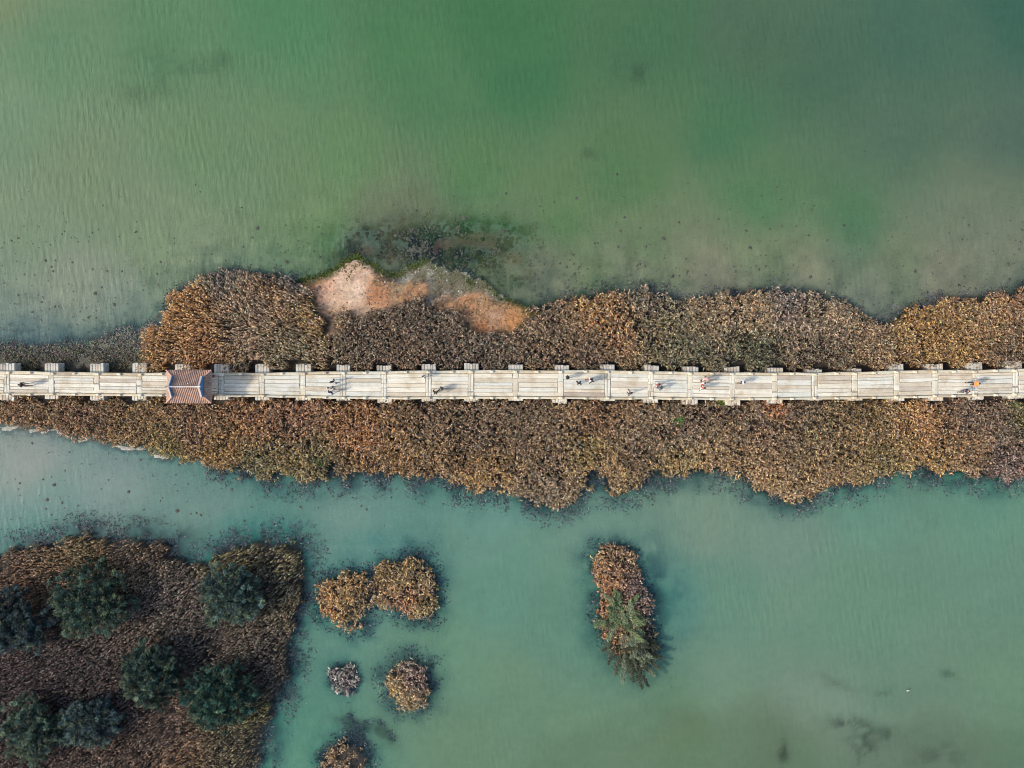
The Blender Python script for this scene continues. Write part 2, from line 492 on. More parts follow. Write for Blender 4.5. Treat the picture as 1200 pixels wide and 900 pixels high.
# dark litter close outside the reed fringe
fringe = np.clip(1 - out / np.where(north, 1.3, 1.9), 0, 1) * (SD < 0) * (1 - np.clip(gauss(X, Y, 500, 300, 120, 60) * 1.8, 0, 1)) * np.where((PY > 450) & (PX < 250) & (PY < 620), 0.0, 1.0)
colb = colb * (1 - 0.4 * fringe[:, None]) + base((54, 62, 68)) * 0.4 * fringe[:, None]
# pale silt rim along the south-west shore
rim = np.exp(-((out - 0.5) / 0.9) ** 2) * np.clip(fbm(X, Y, 1.5, 261, 4) * 3 - .5, 0, 1) * (SD < 0) * ((PY > 450) & (PX < 270) & (PY < 620))
colb = colb * (1 - 0.7 * rim[:, None]) + base((206, 204, 190)) * 0.7 * rim[:, None]
colb = colb * (1 + 1.0 * (algae * (SD < 0))[:, None])
# algae crust on the bottom around the spit
al_n = np.clip((fbm(X, Y, 1.9, 41, 5) - 0.53) * 9, 0, 1) * np.clip(algae * 1.3, 0, 1)
al_n = np.clip(al_n * 1.1 + np.clip(gauss(X, Y, 545, 300, 30, 9) * 1.1 - .2, 0, 1) * .8 + np.clip(gauss(X, Y, 445, 300, 26, 9) - .3, 0, 1), 0, 1)
colb = colb * (1 - 0.85 * al_n[:, None]) + base((84, 74, 68)) * 0.85 * al_n[:, None]
red = np.zeros_like(X)
for (a, b_, rx, ry) in [(430, 293, 9, 6), (456, 300, 7, 7), (503, 294, 11, 7), (487, 298, 12, 4), (560, 279, 24, 7), (545, 275, 10, 5), (600, 302, 12, 6), (575, 285, 14, 6), (520, 285, 14, 6)]:
    red += gauss(X, Y, a, b_, rx, ry)
red = np.clip(red * 1.6 * (0.4 + fbm(X, Y, 0.9, 44) * 1.1), 0, 1)
colb = colb * (1 - 0.7 * red[:, None]) + base((214, 138, 112)) * 0.7 * red[:, None]
colb = colb * (1 - 0.85 * weedn[:, None]) + base((40, 56, 60)) * 0.85 * weedn[:, None]
# wet flat: grey green with pale crusts
fm = np.clip((flat + 0.3) / 0.5, 0, 1)[:, None]
fn = fbm(X, Y, 1.0, 51, 4)[:, None]
fc = base((122, 116, 92)) * (1 - np.clip((fn - 0.45) * 5, 0, 1)) + base((176, 172, 156)) * np.clip((fn - 0.45) * 5, 0, 1)
colb = colb * (1 - fm) + fc * fm
# bare clay: pink core, rust edge
SANDC = [(395, 350, (226, 182, 154)), (418, 342, (240, 204, 180)), (405, 335, (232, 192, 166)), (415, 318, (214, 170, 145)), (440, 345, (192, 124, 86)), (480, 345, (178, 124, 88)), (470, 338, (160, 128, 98)),
         (425, 366, (206, 166, 140)), (391, 380, (186, 146, 118)), (362, 335, (192, 116, 82)), (380, 338, (224, 166, 136)), (545, 360, (192, 128, 88)), (575, 352, (178, 132, 96)), (580, 375, (188, 146, 120)),
         (565, 385, (190, 118, 76)), (600, 378, (192, 124, 76)), (620, 368, (176, 124, 76)), (525, 358, (180, 130, 98)), (555, 372, (196, 140, 104))]
sm = np.clip((sandy + 0.35) / 0.7, 0, 1)[:, None]
sc_ = base(field(X, Y, SANDC, soft=5.0) * 0.86 + np.array([32, 32, 22])) * (0.74 + 0.5 * fbm(X, Y, 1.5, 61, 5)[:, None])
colb = colb * (1 - sm) + sc_ * sm
# green weed line on the spit's shore
gl_ = 1.5 * np.exp(-((SD - 0.12) / 0.5) ** 2) * ((PX > 345) & (PX < 632) & (PY < 372) & (PY > 285)) * np.clip(fbm(X, Y, 2.0, 71) * 2.4 - 0.6, 0, 1)
gl_ = np.clip(gl_, 0, 1)
gl_ *= 1 - np.clip(gauss(X, Y, 545, 320, 40, 10), 0, 1) * .6
colb = colb * (1 - 0.8 * gl_[:, None]) + base((76, 90, 44)) * 0.8 * gl_[:, None]
colb *= (0.86 + 0.28 * fbm(X, Y, 0.8, 77, 3))[:, None]

me = big_mesh('ground', np.stack([X, Y, zb], 1), Q, np.zeros((0, 3)), M['ground'], colb, smooth=True)
tag(link_mesh('ground', me), 'mud bed, wet shoal and bare clay spit of the lagoon', kind='structure')

# ------------------------------------------------------------------ water sheet
WATERC = [(10, 8, (120, 140, 104)), (0, 120, (112, 142, 112)), (60, 60, (102, 138, 104)), (200, 40, (94, 134, 98)), (330, 30, (82, 130, 92)), (480, 50, (78, 124, 84)), (600, 20, (70, 118, 78)),
          (620, 100, (68, 116, 80)), (520, 110, (82, 124, 86)), (760, 40, (74, 114, 82)), (850, 20, (80, 110, 88)), (960, 70, (78, 111, 89)), (1060, 30, (72, 107, 90)), (1190, 10, (62, 102, 86)),
          (1190, 150, (82, 108, 94)), (1050, 150, (84, 112, 92)), (850, 140, (74, 116, 84)), (900, 240, (86, 124, 86)), (740, 200, (88, 122, 84)), (1000, 250, (84, 120, 88)), (1150, 240, (108, 124, 102)),
          (400, 180, (98, 132, 92)), (250, 160, (106, 136, 100)), (100, 200, (116, 138, 106)), (30, 260, (120, 142, 114)), (200, 270, (118, 138, 108)), (380, 250, (112, 136, 98)), (560, 200, (90, 127, 86)), (650, 240, (98, 127, 88)),
          (60, 340, (132, 143, 124)), (430, 275, (112, 120, 98)), (480, 275, (112, 118, 96)), (520, 300, (108, 112, 96)), (560, 290, (114, 118, 98)), (600, 310, (122, 126, 104)), (540, 320, (116, 120, 100)), (620, 335, (124, 130, 106)), (220, 310, (122, 136, 110)), (30, 385, (112, 128, 118)), (120, 370, (122, 136, 120)), (660, 320, (122, 134, 102)), (740, 325, (126, 132, 108)), (830, 325, (126, 132, 108)), (930, 325, (124, 132, 108)), (1020, 345, (120, 130, 110)), (1110, 330, (126, 131, 110)), (760, 285, (110, 128, 96)), (900, 300, (112, 129, 98)), (1050, 310, (114, 128, 102)), (1180, 300, (120, 128, 108)),
          (30, 530, (140, 152, 146)), (120, 550, (126, 148, 142)), (60, 590, (112, 144, 136)), (250, 590, (112, 144, 134)), (400, 600, (112, 146, 134)), (560, 620, (102, 146, 132)), (700, 620, (108, 144, 128)), (820, 620, (116, 144, 126)),
          (900, 630, (110, 142, 126)), (1000, 600, (98, 142, 124)), (1150, 600, (98, 142, 122)), (30, 625, (92, 138, 130)), (280, 620, (90, 138, 128)), (420, 640, (94, 140, 130)),
          (600, 700, (96, 142, 124)), (620, 800, (102, 138, 112)), (560, 870, (101, 135, 107)), (680, 860, (98, 134, 108)), (850, 700, (98, 140, 120)), (1000, 700, (100, 140, 118)), (1180, 680, (102, 140, 120)),
          (850, 790, (108, 142, 120)), (800, 850, (98, 132, 102)), (950, 810, (112, 140, 122)), (900, 880, (98, 128, 104)), (1080, 860, (100, 130, 110)), (1180, 860, (96, 132, 108)), (1180, 770, (102, 138, 114)),
          (350, 850, (82, 136, 116)), (345, 890, (90, 142, 118)), (370, 760, (94, 140, 122)), (540, 770, (100, 142, 116)), (790, 700, (88, 138, 124)), (660, 740, (96, 138, 118))]
WX = X + 5.0 * (fbm(X, Y, 16, 221, 4) - .5) * 2; WY = Y + 3.4 * (fbm(X, Y, 14, 225, 4) - .5) * 2
wc = base(field(WX, WY, WATERC, power=1.6, soft=22.0)) * np.array([1.05, 1.0, 0.92])
SILT = [(560, 1100), (600, 900), (640, 868), (700, 846), (770, 836), (830, 822), (880, 812), (930, 818), (980, 838), (1040, 846), (1110, 838), (1180, 858), (1300, 880), (1400, 1100)]
sl_ = poly_sd(X + 2.4 * (fbm(X, Y, 5, 231, 4) - .5) * 2, Y + 1.8 * (fbm(X, Y, 4, 235, 4) - .5) * 2, SILT)
sk = (1 / (1 + np.exp(-sl_ * 1.3)))[:, None]
wc = wc * (1 - sk * np.array([[0.03, 0.11, 0.15]]) * (.6 + .8 * fbm(X, Y, 9, 285, 3)[:, None]))
pl_ = np.exp(-((sl_ + .9) / 1.1) ** 2)[:, None] * np.clip(fbm(X, Y, 6, 241)[:, None] * 2 - .5, 0, 1)
wc = wc * (1 + pl_ * np.array([[.10, .06, .05]]))
mot = np.exp(-out / 6.0) * (SD < 0) * np.where(north, .8, .22)
wc = np.where(north[:, None], wc * .93, wc * .93 + wc.mean(1, keepdims=True) * .07)
wc = wc * (1 + (mot * (fbm(X, Y, 1.5, 281, 5) - .5) * 1.3)[:, None] * np.array([[1, .9, .9]]))
# clearer, bluer water over drowned stems, with the reeds' soft shade painted in
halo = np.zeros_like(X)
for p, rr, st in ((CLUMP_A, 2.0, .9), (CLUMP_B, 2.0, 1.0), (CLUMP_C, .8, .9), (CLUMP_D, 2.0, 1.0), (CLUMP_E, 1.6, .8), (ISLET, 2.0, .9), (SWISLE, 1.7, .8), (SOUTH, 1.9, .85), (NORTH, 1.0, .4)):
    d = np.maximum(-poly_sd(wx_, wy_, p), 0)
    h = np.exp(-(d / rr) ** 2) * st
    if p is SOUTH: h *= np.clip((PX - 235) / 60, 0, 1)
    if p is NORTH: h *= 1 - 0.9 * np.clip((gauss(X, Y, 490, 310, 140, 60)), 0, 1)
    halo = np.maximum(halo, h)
halo = np.maximum(halo, 0.95 * gauss(X, Y, 766, 700, 22, 62) )  # from here: cast shade right of and above the reeds, painted as water tint
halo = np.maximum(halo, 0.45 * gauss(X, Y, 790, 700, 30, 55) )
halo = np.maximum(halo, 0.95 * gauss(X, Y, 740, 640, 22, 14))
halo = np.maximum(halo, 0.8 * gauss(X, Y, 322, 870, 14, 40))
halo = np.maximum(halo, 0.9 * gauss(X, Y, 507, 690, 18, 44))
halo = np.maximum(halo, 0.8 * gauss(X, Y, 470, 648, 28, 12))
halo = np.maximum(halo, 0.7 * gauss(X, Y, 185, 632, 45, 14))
dp = np.maximum(-zb, 0)
murk = 1 - np.exp(-1.05 * dp)
murk = np.clip(murk, 0.04, 0.97)
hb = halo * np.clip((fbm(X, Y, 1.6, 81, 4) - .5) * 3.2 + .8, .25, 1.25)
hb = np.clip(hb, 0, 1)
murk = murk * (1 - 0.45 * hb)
murk = murk * (1 - .6 * np.clip(rim, 0, 1))
murk = np.where(north, murk * (1 - 0.4 * np.exp(-out / 7.0)), murk)
murk = murk * (1 - 0.5 * algae)
# the silt in suspension is as bright as it must be for the pale bottom to show through it
wc = np.clip((wc - (1 - murk[:, None]) ** 2 * 0.62 * cb * 1.0) / np.maximum(murk[:, None], 0.13), 0.02, 0.8)
murk = murk * (1 - 0.58 * np.clip(weed * (0.15 + 1.25 * wn_), 0, 1))
wc = wc * (1 + np.where(north, .42, .12) * (1 - murk) * (1 - np.clip(weed, 0, 1)))[:, None]
wc = np.clip(wc, 0, .8)
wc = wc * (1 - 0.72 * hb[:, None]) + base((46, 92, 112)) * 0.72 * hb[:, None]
ripple = 0.30 + 0.42 * np.exp(-((PX - 120) / 420) ** 2 - ((PY - 190) / 190) ** 2)
ripple = np.where(PY > 450, 0.20 + 0.14 * gauss(X, Y, 950, 650, 330, 110) , ripple)
ripple *= np.clip(1 - 0.6 * algae, 0, 1) * (1 - .6 * halo)
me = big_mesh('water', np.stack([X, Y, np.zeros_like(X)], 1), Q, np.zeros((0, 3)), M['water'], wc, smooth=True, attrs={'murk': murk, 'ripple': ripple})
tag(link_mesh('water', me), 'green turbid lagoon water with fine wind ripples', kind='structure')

# ------------------------------------------------------------------ blades (reeds, leaves)
class Blades:
    def __init__(s): s.v = []; s.c = []; s.n = 0
    def add(s, p0, az, el0, el1, ln, wd, col, tipk=1.15):
        """each blade: a bent lance of 5 vertices. arrays of length n; el in radians"""
        n = len(ln)
        d0 = np.stack([np.cos(az) * np.cos(el0), np.sin(az) * np.cos(el0), np.sin(el0)], 1)
        d1 = np.stack([np.cos(az) * np.cos(el1), np.sin(az) * np.cos(el1), np.sin(el1)], 1)
        tw = RNG.normal(0, 0.5, n)
        sd_ = np.stack([-np.sin(az) * np.cos(tw), np.cos(az) * np.cos(tw), np.sin(tw)], 1)
        L = ln[:, None]; W = wd[:, None]
        m = p0 + d0 * L * 0.5
        t = m + d1 * L * 0.5
        vs = np.stack([p0 - sd_ * W * .22, p0 + sd_ * W * .22, m - sd_ * W * .5, m + sd_ * W * .5, t], 1)
        cs = np.stack([col * .9, col * .9, col, col, np.clip(col * tipk, 0, .9)], 1)
        s.v.append(vs.reshape(-1, 3)); s.c.append(cs.reshape(-1, 3)); s.n += n
    def mesh(s, name, mat, extra=None):
        v = np.concatenate(s.v); c = np.concatenate(s.c)
        b = np.arange(s.n) * 5
        q = np.stack([b, b + 1, b + 3, b + 2], 1)
        t = np.stack([b + 2, b + 3, b + 4], 1)
        return big_mesh(name, v, q, t, mat, c)

# tint, density (tufts per m2) and height of the reeds by place
REEDC = [(60, 425, (96, 92, 76)), (150, 410, (104, 100, 78)), (182, 396, (186, 138, 90)), (230, 352, (184, 134, 84)), (205, 370, (196, 144, 92)), (250, 400, (172, 126, 88)), (290, 385, (166, 144, 124)),
         (310, 360, (160, 138, 118)), (330, 345, (160, 124, 90)), (262, 328, (130, 124, 120)), (340, 332, (118, 118, 124)), (370, 380, (164, 134, 92)), (350, 405, (142, 134, 110)),
         (420, 395, (118, 106, 96)), (500, 380, (116, 106, 98)), (480, 415, (122, 104, 92)), (560, 415, (116, 106, 98)), (640, 380, (136, 118, 102)), (700, 365, (190, 146, 100)), (720, 385, (180, 138, 100)),
         (690, 415, (130, 112, 96)), (760, 350, (136, 130, 118)), (770, 390, (138, 130, 104)), (800, 410, (116, 118, 100)), (830, 370, (166, 146, 120)), (880, 365, (178, 154, 126)), (950, 370, (170, 150, 130)),
         (920, 355, (140, 132, 132)), (880, 415, (104, 112, 94)), (960, 415, (120, 110, 98)), (1030, 395, (164, 142, 116)), (1060, 385, (190, 148, 94)), (1110, 400, (180, 142, 92)), (1150, 375, (178, 144, 108)), (1190, 360, (176, 138, 108)),
         (1180, 405, (140, 118, 98)),
         (30, 485, (150, 120, 92)), (100, 490, (144, 114, 90)), (160, 510, (146, 118, 84)), (200, 527, (150, 134, 82)), (230, 500, (150, 116, 92)), (300, 490, (160, 118, 86)), (265, 530, (172, 136, 86)), (300, 545, (132, 128, 92)),
         (350, 545, (144, 130, 86)), (375, 540, (122, 116, 84)), (350, 490, (158, 116, 92)), (420, 510, (180, 128, 88)), (450, 545, (162, 128, 90)), (520, 490, (134, 112, 92)), (520, 540, (150, 124, 92)), (560, 500, (130, 112, 94)),
         (570, 560, (178, 142, 96)), (620, 500, (130, 112, 94)), (640, 530, (140, 120, 98)), (640, 575, (150, 136, 118)), (700, 490, (148, 116, 90)), (705, 545, (180, 148, 106)), (740, 520, (142, 124, 104)), (690, 530, (160, 142, 94)),
         (800, 500, (142, 124, 108)), (840, 540, (178, 148, 112)), (800, 545, (168, 146, 100)), (905, 480, (176, 116, 84)), (880, 485, (140, 124, 106)), (932, 485, (142, 126, 104)), (905, 500, (144, 126, 104)), (905, 565, (182, 152, 116)), (950, 500, (144, 128, 98)), (960, 560, (160, 134, 100)), (1010, 500, (148, 126, 92)),
         (1030, 540, (150, 134, 94)), (1075, 500, (190, 142, 98)), (1080, 540, (184, 150, 96)), (1130, 485, (140, 120, 108)), (1130, 530, (158, 128, 98)), (1165, 475, (128, 112, 104)), (1170, 545, (126, 112, 116)), (1195, 480, (110, 112, 76)), (1195, 545, (134, 116, 110)),
         (30, 670, (134, 98, 76)), (100, 645, (146, 116, 78)), (60, 655, (148, 112, 78)), (170, 650, (144, 112, 88)), (220, 690, (122, 104, 94)), (270, 652, (142, 124, 82)), (340, 645, (144, 128, 86)), (330, 690, (128, 112, 84)), (240, 740, (106, 92, 86)),
         (310, 740, (110, 94, 80)), (150, 730, (112, 92, 84)), (60, 760, (94, 76, 72)), (100, 790, (82, 68, 70)), (30, 810, (80, 62, 66)), (200, 850, (116, 90, 78)), (220, 885, (148, 108, 76)), (150, 880, (110, 84, 72)), (280, 860, (122, 106, 78)),
         (40, 890, (88, 68, 64)), (305, 830, (130, 118, 72)), (320, 780, (108, 90, 78)),
         (388, 710, (196, 146, 96)), (410, 690, (168, 138, 96)), (425, 715, (150, 132, 100)), (470, 680, (160, 138, 98)), (477, 697, (190, 134, 102)), (490, 675, (162, 142, 104)), (500, 712, (158, 138, 98)),
         (402, 796, (150, 148, 156)), (465, 805, (176, 150, 104)), (485, 795, (150, 130, 130)), (480, 815, (168, 146, 110)), (395, 885, (150, 126, 100)), (425, 880, (140, 120, 100)),
         (704, 655, (178, 140, 104)), (725, 650, (160, 132, 106)), (712, 690, (190, 132, 96)), (740, 690, (140, 120, 122)), (710, 750, (196, 146, 104)), (745, 760, (120, 110, 80))]

def scatter(poly, dens, out_m=0.0, hole=None):
    pts = [P(*p) for p in poly]
    x0 = min(p[0] for p in pts) - out_m; x1 = max(p[0] for p in pts) + out_m
    y0 = min(p[1] for p in pts) - out_m; y1 = max(p[1] for p in pts) + out_m
    n = int((x1 - x0) * (y1 - y0) * dens)
    x = RNG.uniform(x0, x1, n); y = RNG.uniform(y0, y1, n)
    wx, wy = warp(x, y)
    sd0 = poly_sd(wx, wy, poly)
    k = sd0 > -out_m
    x, y, sd0 = x[k], y[k], sd0[k]
    if hole is not None:
        k = hole(x, y)
        x, y, sd0 = x[k], y[k], sd0[k]
    return x, y, sd0

BRIDGE_Y = [(-300, 434.5, 462.5), (8, 435, 463), (60, 436, 463), (163, 437, 464), (213, 437, 464.3), (259, 437, 464.5), (307, 437, 465), (355, 436, 466), (402, 435.4, 467), (450, 435, 467.5), (502, 434.3, 467.4),
            (552, 434, 467), (604, 434, 467), (657, 434, 467.3), (712, 434, 467.8), (763, 435, 467.6), (809, 436, 468), (858, 436.5, 468.8), (908, 436.8, 468.2), (955, 437, 467.8),
            (1002, 436, 467), (1051, 434.4, 466.6), (1096, 433.6, 465.4), (1143, 434, 464.4), (1190, 432.6, 463.3), (1240, 431, 462), (1500, 430, 461)]
def deck_edges(px):
    xs = [b[0] for b in BRIDGE_Y]
    return np.interp(px, xs, [b[1] for b in BRIDGE_Y]), np.interp(px, xs, [b[2] for b in BRIDGE_Y])
DECK_Z = 2.0

PIERX = [-146, -95, -44, 8, 60, 113, 163, 213, 259, 307, 355, 402, 450, 502, 552, 604, 657, 712, 763, 809, 858, 908, 955, 1002, 1051, 1096, 1143, 1190, 1240, 1290, 1340]
def off_bridge(x, y, margin=0.25):
    px = x * PPM / ((CAM_H - DECK_Z) / CAM_H) + 600
    t, b = deck_edges(px)
    kk = (CAM_H - DECK_Z) / CAM_H
    yt = (450 - t) / PPM * kk + margin; yb = (450 - b) / PPM * kk - margin
    near = np.zeros(np.shape(x), dtype=bool)
    for q in PIERX:
        xq = (q + .4 - 600) / PPM
        near |= (np.abs(x - xq - .1 * np.sign(xq)) < 1.25) & (y < (450 - 423.5) / PPM) & (y > (450 - 473.5) / PPM)
    return ((y > yt) | (y < yb)) & ~near

def reeds(B, poly, dens=13.0, h=(1.1, 1.9), lean=None, keep=None, fleck=.9, light=1.0, ragged=2.4):
    x, y, sd0 = scatter(poly, dens, .45 if ragged > 2 else .8)
    rag = sd0 + (fbm(x, y, 1.1, 211, 3) - .5) * ragged + (.55 if ragged < 2 else 0)
    k = off_bridge(x, y) & (rag > .1) & (RNG.random(len(x)) < np.clip(.35 + rag * .8, 0, 1))
    wx, wy = warp(x, y)
    sn = np.maximum(poly_sd(wx, wy, SAND1), poly_sd(wx, wy, SAND2))
    fl = poly_sd(wx, wy, FLAT)
    k &= (sn < (fbm(x, y, .9, 271, 3) - .5) * 2.2) & (fl < 0.1)
    clump = fbm(x, y, 2.6, 101, 3)
    k &= RNG.random(len(x)) < np.clip(0.5 + (clump - 0.3) * 2.6, 0.45, 1)
    if keep is not None: k &= keep(x, y, sd0)
    x, y, sd0, clump = x[k], y[k], sd0[k], clump[k]
    n = len(x)
    px = x * PPM + 600; py = 450 - y * PPM
    cen = field(x, y, REEDC, power=2.0, soft=12.0)
    sw_ = ((px < 365) & (py > 600))[:, None]
    cen = cen * .74 + np.where(sw_, np.array([[104., 96., 82.]]), np.array([[158., 129., 90.]])) * .26
    hh = RNG.uniform(h[0], h[1], n) * np.clip(0.55 + sd0 * 0.25, 0.45, 1) * (0.88 + 0.24 * clump)
    if lean is None:
        th = RNG.uniform(0, 2 * np.pi, n); spread = np.full(n, 2.2)
    else:
        th, spread = lean(x, y)
        th = th + RNG.normal(0, 0.25, n)
    zg = 0.15
    lo = hh * RNG.uniform(0.1, 0.35, n)
    top = np.stack([x + lo * np.cos(th), y + lo * np.sin(th), zg + hh], 1)
    rootp = np.stack([x, y, np.full(n, zg - 0.2)], 1)
    # patchy colour: some tufts grey and bleached, some bright, some dull
    u = RNG.random(n)
    tone = np.where(u < 0.30, 0.50, np.where(u < 0.60, 0.80, np.where(u < 0.86, 1.2, 1.85)))
    tone = tone * RNG.uniform(0.8, 1.2, n) * (0.72 + 0.56 * fbm(x, y, 1.0, 111, 2)) * light
    grey = np.where(RNG.random(n) < 0.22, 0.5, 0.04)[:, None]
    col = lin(cen) * tone[:, None] * 1.0 * np.where(sw_, np.array([[.94, 1.02, 1.0]]), np.array([[1.03, 1.01, 0.92]]))
    g = col.mean(1, keepdims=True)
    col = col * (1 - grey) + g * np.array([[1.05, 1.0, 0.93]]) * grey
    hue = RNG.normal(0, 0.09, (n, 3)) * np.array([[1, .5, .5]])
    col = np.clip(col * (1 + hue), 0.004, 0.8)
    # stems
    dv = top - rootp
    ln = np.linalg.norm(dv, axis=1)
    az = np.arctan2(dv[:, 1], dv[:, 0]); el = np.arcsin(dv[:, 2] / ln)
    B.add(rootp, az, el, el, ln, np.full(n, 0.07), col * 0.8)
    # leaves low, middle
    for t0, lsc, tk in ((0.5, 0.62, 0.88), (0.76, 0.58, 1.0)):
        p = rootp + dv * t0
        a2 = th + RNG.normal(0, 1, n) * spread
        B.add(p, a2, RNG.normal(R(32), R(14), n), RNG.normal(R(-22), R(16), n), RNG.uniform(.6, 1.15, n) * lsc * fleck * .68, RNG.uniform(.06, .115, n), col * tk)
    # drooping plumes at the top
    for j in range(2):
        kk = RNG.random(n) < (1.0, 0.5)[j]
        p = top[kk]
        nn = len(p)
        a2 = th[kk] + RNG.normal(0, 1, nn) * spread[kk] * 0.6
        B.add(p, a2, RNG.normal(R(12), R(12), nn), RNG.normal(R(-25), R(14), nn), RNG.uniform(.22, .46, nn) * fleck, RNG.uniform(.09, .165, nn), np.clip(col[kk] * (1.18, .9)[j], 0, .8), 1.1)

def drowned(B, poly, dens=9.0, reach=2.3, keep=None, bias=None, thr=.44, col0=(98, 102, 110)):
    """bent dead stems standing in the water round a reed bed"""
    x, y, sd0 = scatter(poly, dens, reach)
    k = (sd0 < 0.5) & (RNG.random(len(x)) < np.clip(1.15 + sd0 / reach * 1.1, 0, 1)) & (fbm(x, y, 1.7, 131, 3) > thr)
    if bias is not None: k &= bias(x, y, sd0)
    k &= land_near(x, y, poly)
    x, y, sd0 = x[k], y[k], sd0[k]
    n = len(x)
    if n == 0: return
    c = lin(col0) * np.where(RNG.random(n) < .5, .4, 1.35)[:, None] * RNG.uniform(0.6, 1.3, n)[:, None] * (1 + RNG.normal(0, .1, (n, 3)))
    sp = RNG.random(n) < 0.12
    c[sp] = lin((176, 170, 168)) * 0.8 * RNG.uniform(.6, 1.2, sp.sum())[:, None]
    th = RNG.uniform(0, 2 * np.pi, n)
    p = np.stack([x, y, -.02 - .07 * RNG.random(n)], 1)
    B.add(p, th, RNG.uniform(R(4), R(38), n), RNG.uniform(R(-20), R(30), n), RNG.uniform(.18, .5, n), RNG.uniform(.04, .1, n), np.clip(c, .003, .8))
    a2 = th + RNG.normal(0, .8, n)
    B.add(p + np.array([0, 0, .05]), a2, RNG.uniform(R(5), R(40), n), RNG.uniform(R(-20), R(10), n), RNG.uniform(.15, .4, n), RNG.uniform(.04, .09, n), np.clip(c * .7, .003, .8))

def land_near(x, y, poly):
    return np.ones(len(x), dtype=bool)

def lean_sw(x, y):
    th = np.full(len(x), R(205.0)) + (fbm(x, y, 7, 141, 2) - .5) * 1.1
    return th, np.full(len(x), 0.55)
def lean_nw(x, y):
    # the western clump is combed outwards; farther east the flecks lie at random
    cx, cy = P(300, 380)
    th = np.arctan2(y - cy + .6, x - cx)
    px = x * PPM + 600
    near = (px < 392) & (px > 150)
    th = np.where(near, np.where(x < cx, th, R(150)), RNG.uniform(0, 2 * np.pi, len(x)))
    return th, np.where(near, 0.5, 2.2)

def not_low_west(x, y, sd0):
    px = x * PPM + 600; py = 450 - y * PPM
    # the far west of the north bank is low salt marsh, not reed
    edge = 178 + (py - 400) * -0.25 + 8 * (fbm(x, y, 2, 151) - .5)
    return (px > edge) & ((py > 322) | (px < 350))

def bed_z(x, y):
    ix = np.clip(np.searchsorted(gx, x), 0, len(gx) - 1); iy = np.clip(np.searchsorted(gy, y), 0, len(gy) - 1)
    return zb.reshape(len(gy), len(gx))[iy, ix]

# north reed bed
B = Blades()
reeds(B, NORTH, 34.0, (1.0, 1.8), lean_nw, not_low_west)
drowned(B, NORTH, 28.0, 1.7, bias=lambda x, y, s: (((x * PPM + 600) > 190) & (((x * PPM + 600) < 352) | ((x * PPM + 600) > 632)) & (y > 1.5)))
o = link_mesh('reed_bed', B.mesh('reed_bed', M['reed']))
tag(o, 'long bed of dry tan and grey reeds along the upper side of the bridge', 'reed bed', kind='stuff')
# south reed bed
B = Blades()
reeds(B, SOUTH, 34.0, (1.0, 1.7))
drowned(B, SOUTH, 44.0, 2.9, bias=lambda x, y, s: (((x * PPM + 600) > 240) & (y < -4)))
o = link_mesh('reed_bed', B.mesh('reed_bed', M['reed']))
tag(o, 'wide bed of rust and tan reeds along the lower side of the bridge', 'reed bed', kind='stuff')
# south-west reed island
B = Blades()
reeds(B, SWISLE, 25.0, (0.9, 1.6), lean_sw)
drowned(B, SWISLE, 40.0, 3.1, bias=lambda x, y, s: (y > -52) & (x > -70))
o = link_mesh('reed_bed', B.mesh('reed_bed', M['reed']))
tag(o, 'dull brown reed island in the lower left corner with dark trees growing in it', 'reed bed', kind='stuff')

# low dead herbs and creeping weed on the clay spit and wet flat
B = Blades()
x, y, sd0 = scatter([(350, 322), (412, 296), (440, 308), (500, 298), (545, 318), (600, 340), (640, 362), (600, 396), (540, 392), (440, 380), (380, 400), (350, 345)], 30, .2)
z_ = bed_z(x, y)
px = x * PPM + 600; py = 450 - y * PPM
core = np.clip(gauss(x, y, 395, 348, 34, 18) + gauss(x, y, 425, 335, 24, 24), 0, 1)
k = (z_ > .02) & (fbm(x, y, 1.2, 191, 4) > .38 + .3 * core) & (RNG.random(len(x)) < .75)
x, y, z_ = x[k], y[k], z_[k]; px = px[k]; py = py[k]; n = len(x)
HC = [(370, 333, (150, 110, 70)), (410, 304, (96, 104, 58)), (440, 318, (84, 92, 56)), (470, 345, (150, 112, 84)), (500, 320, (120, 122, 92)), (520, 345, (120, 110, 88)), (560, 332, (104, 108, 72)), (600, 350, (100, 104, 66)),
      (580, 370, (178, 130, 94)), (600, 385, (176, 136, 84)), (440, 360, (160, 112, 82)), (540, 375, (120, 108, 80)), (625, 370, (150, 130, 84))]
c = lin(field(x, y, HC, soft=6.0)) * RNG.uniform(.3, 1.5, n)[:, None] * (1 + RNG.normal(0, .12, (n, 3)))
for j in range(2):
    B.add(np.stack([x + RNG.normal(0, .06, n), y + RNG.normal(0, .06, n), z_], 1), RNG.uniform(0, 6.28, n), RNG.uniform(R(5), R(50), n), RNG.uniform(R(-25), R(10), n), RNG.uniform(.1, .3, n), RNG.uniform(.04, .10, n), np.clip(c, .003, .6))
RIM = [[(352, 328), (372, 327), (388, 321), (398, 311), (406, 302), (413, 297), (420, 304), (432, 311), (448, 317), (466, 319), (484, 312), (500, 304)], [(548, 326), (566, 336), (588, 348), (606, 358), (624, 364), (642, 370)]]
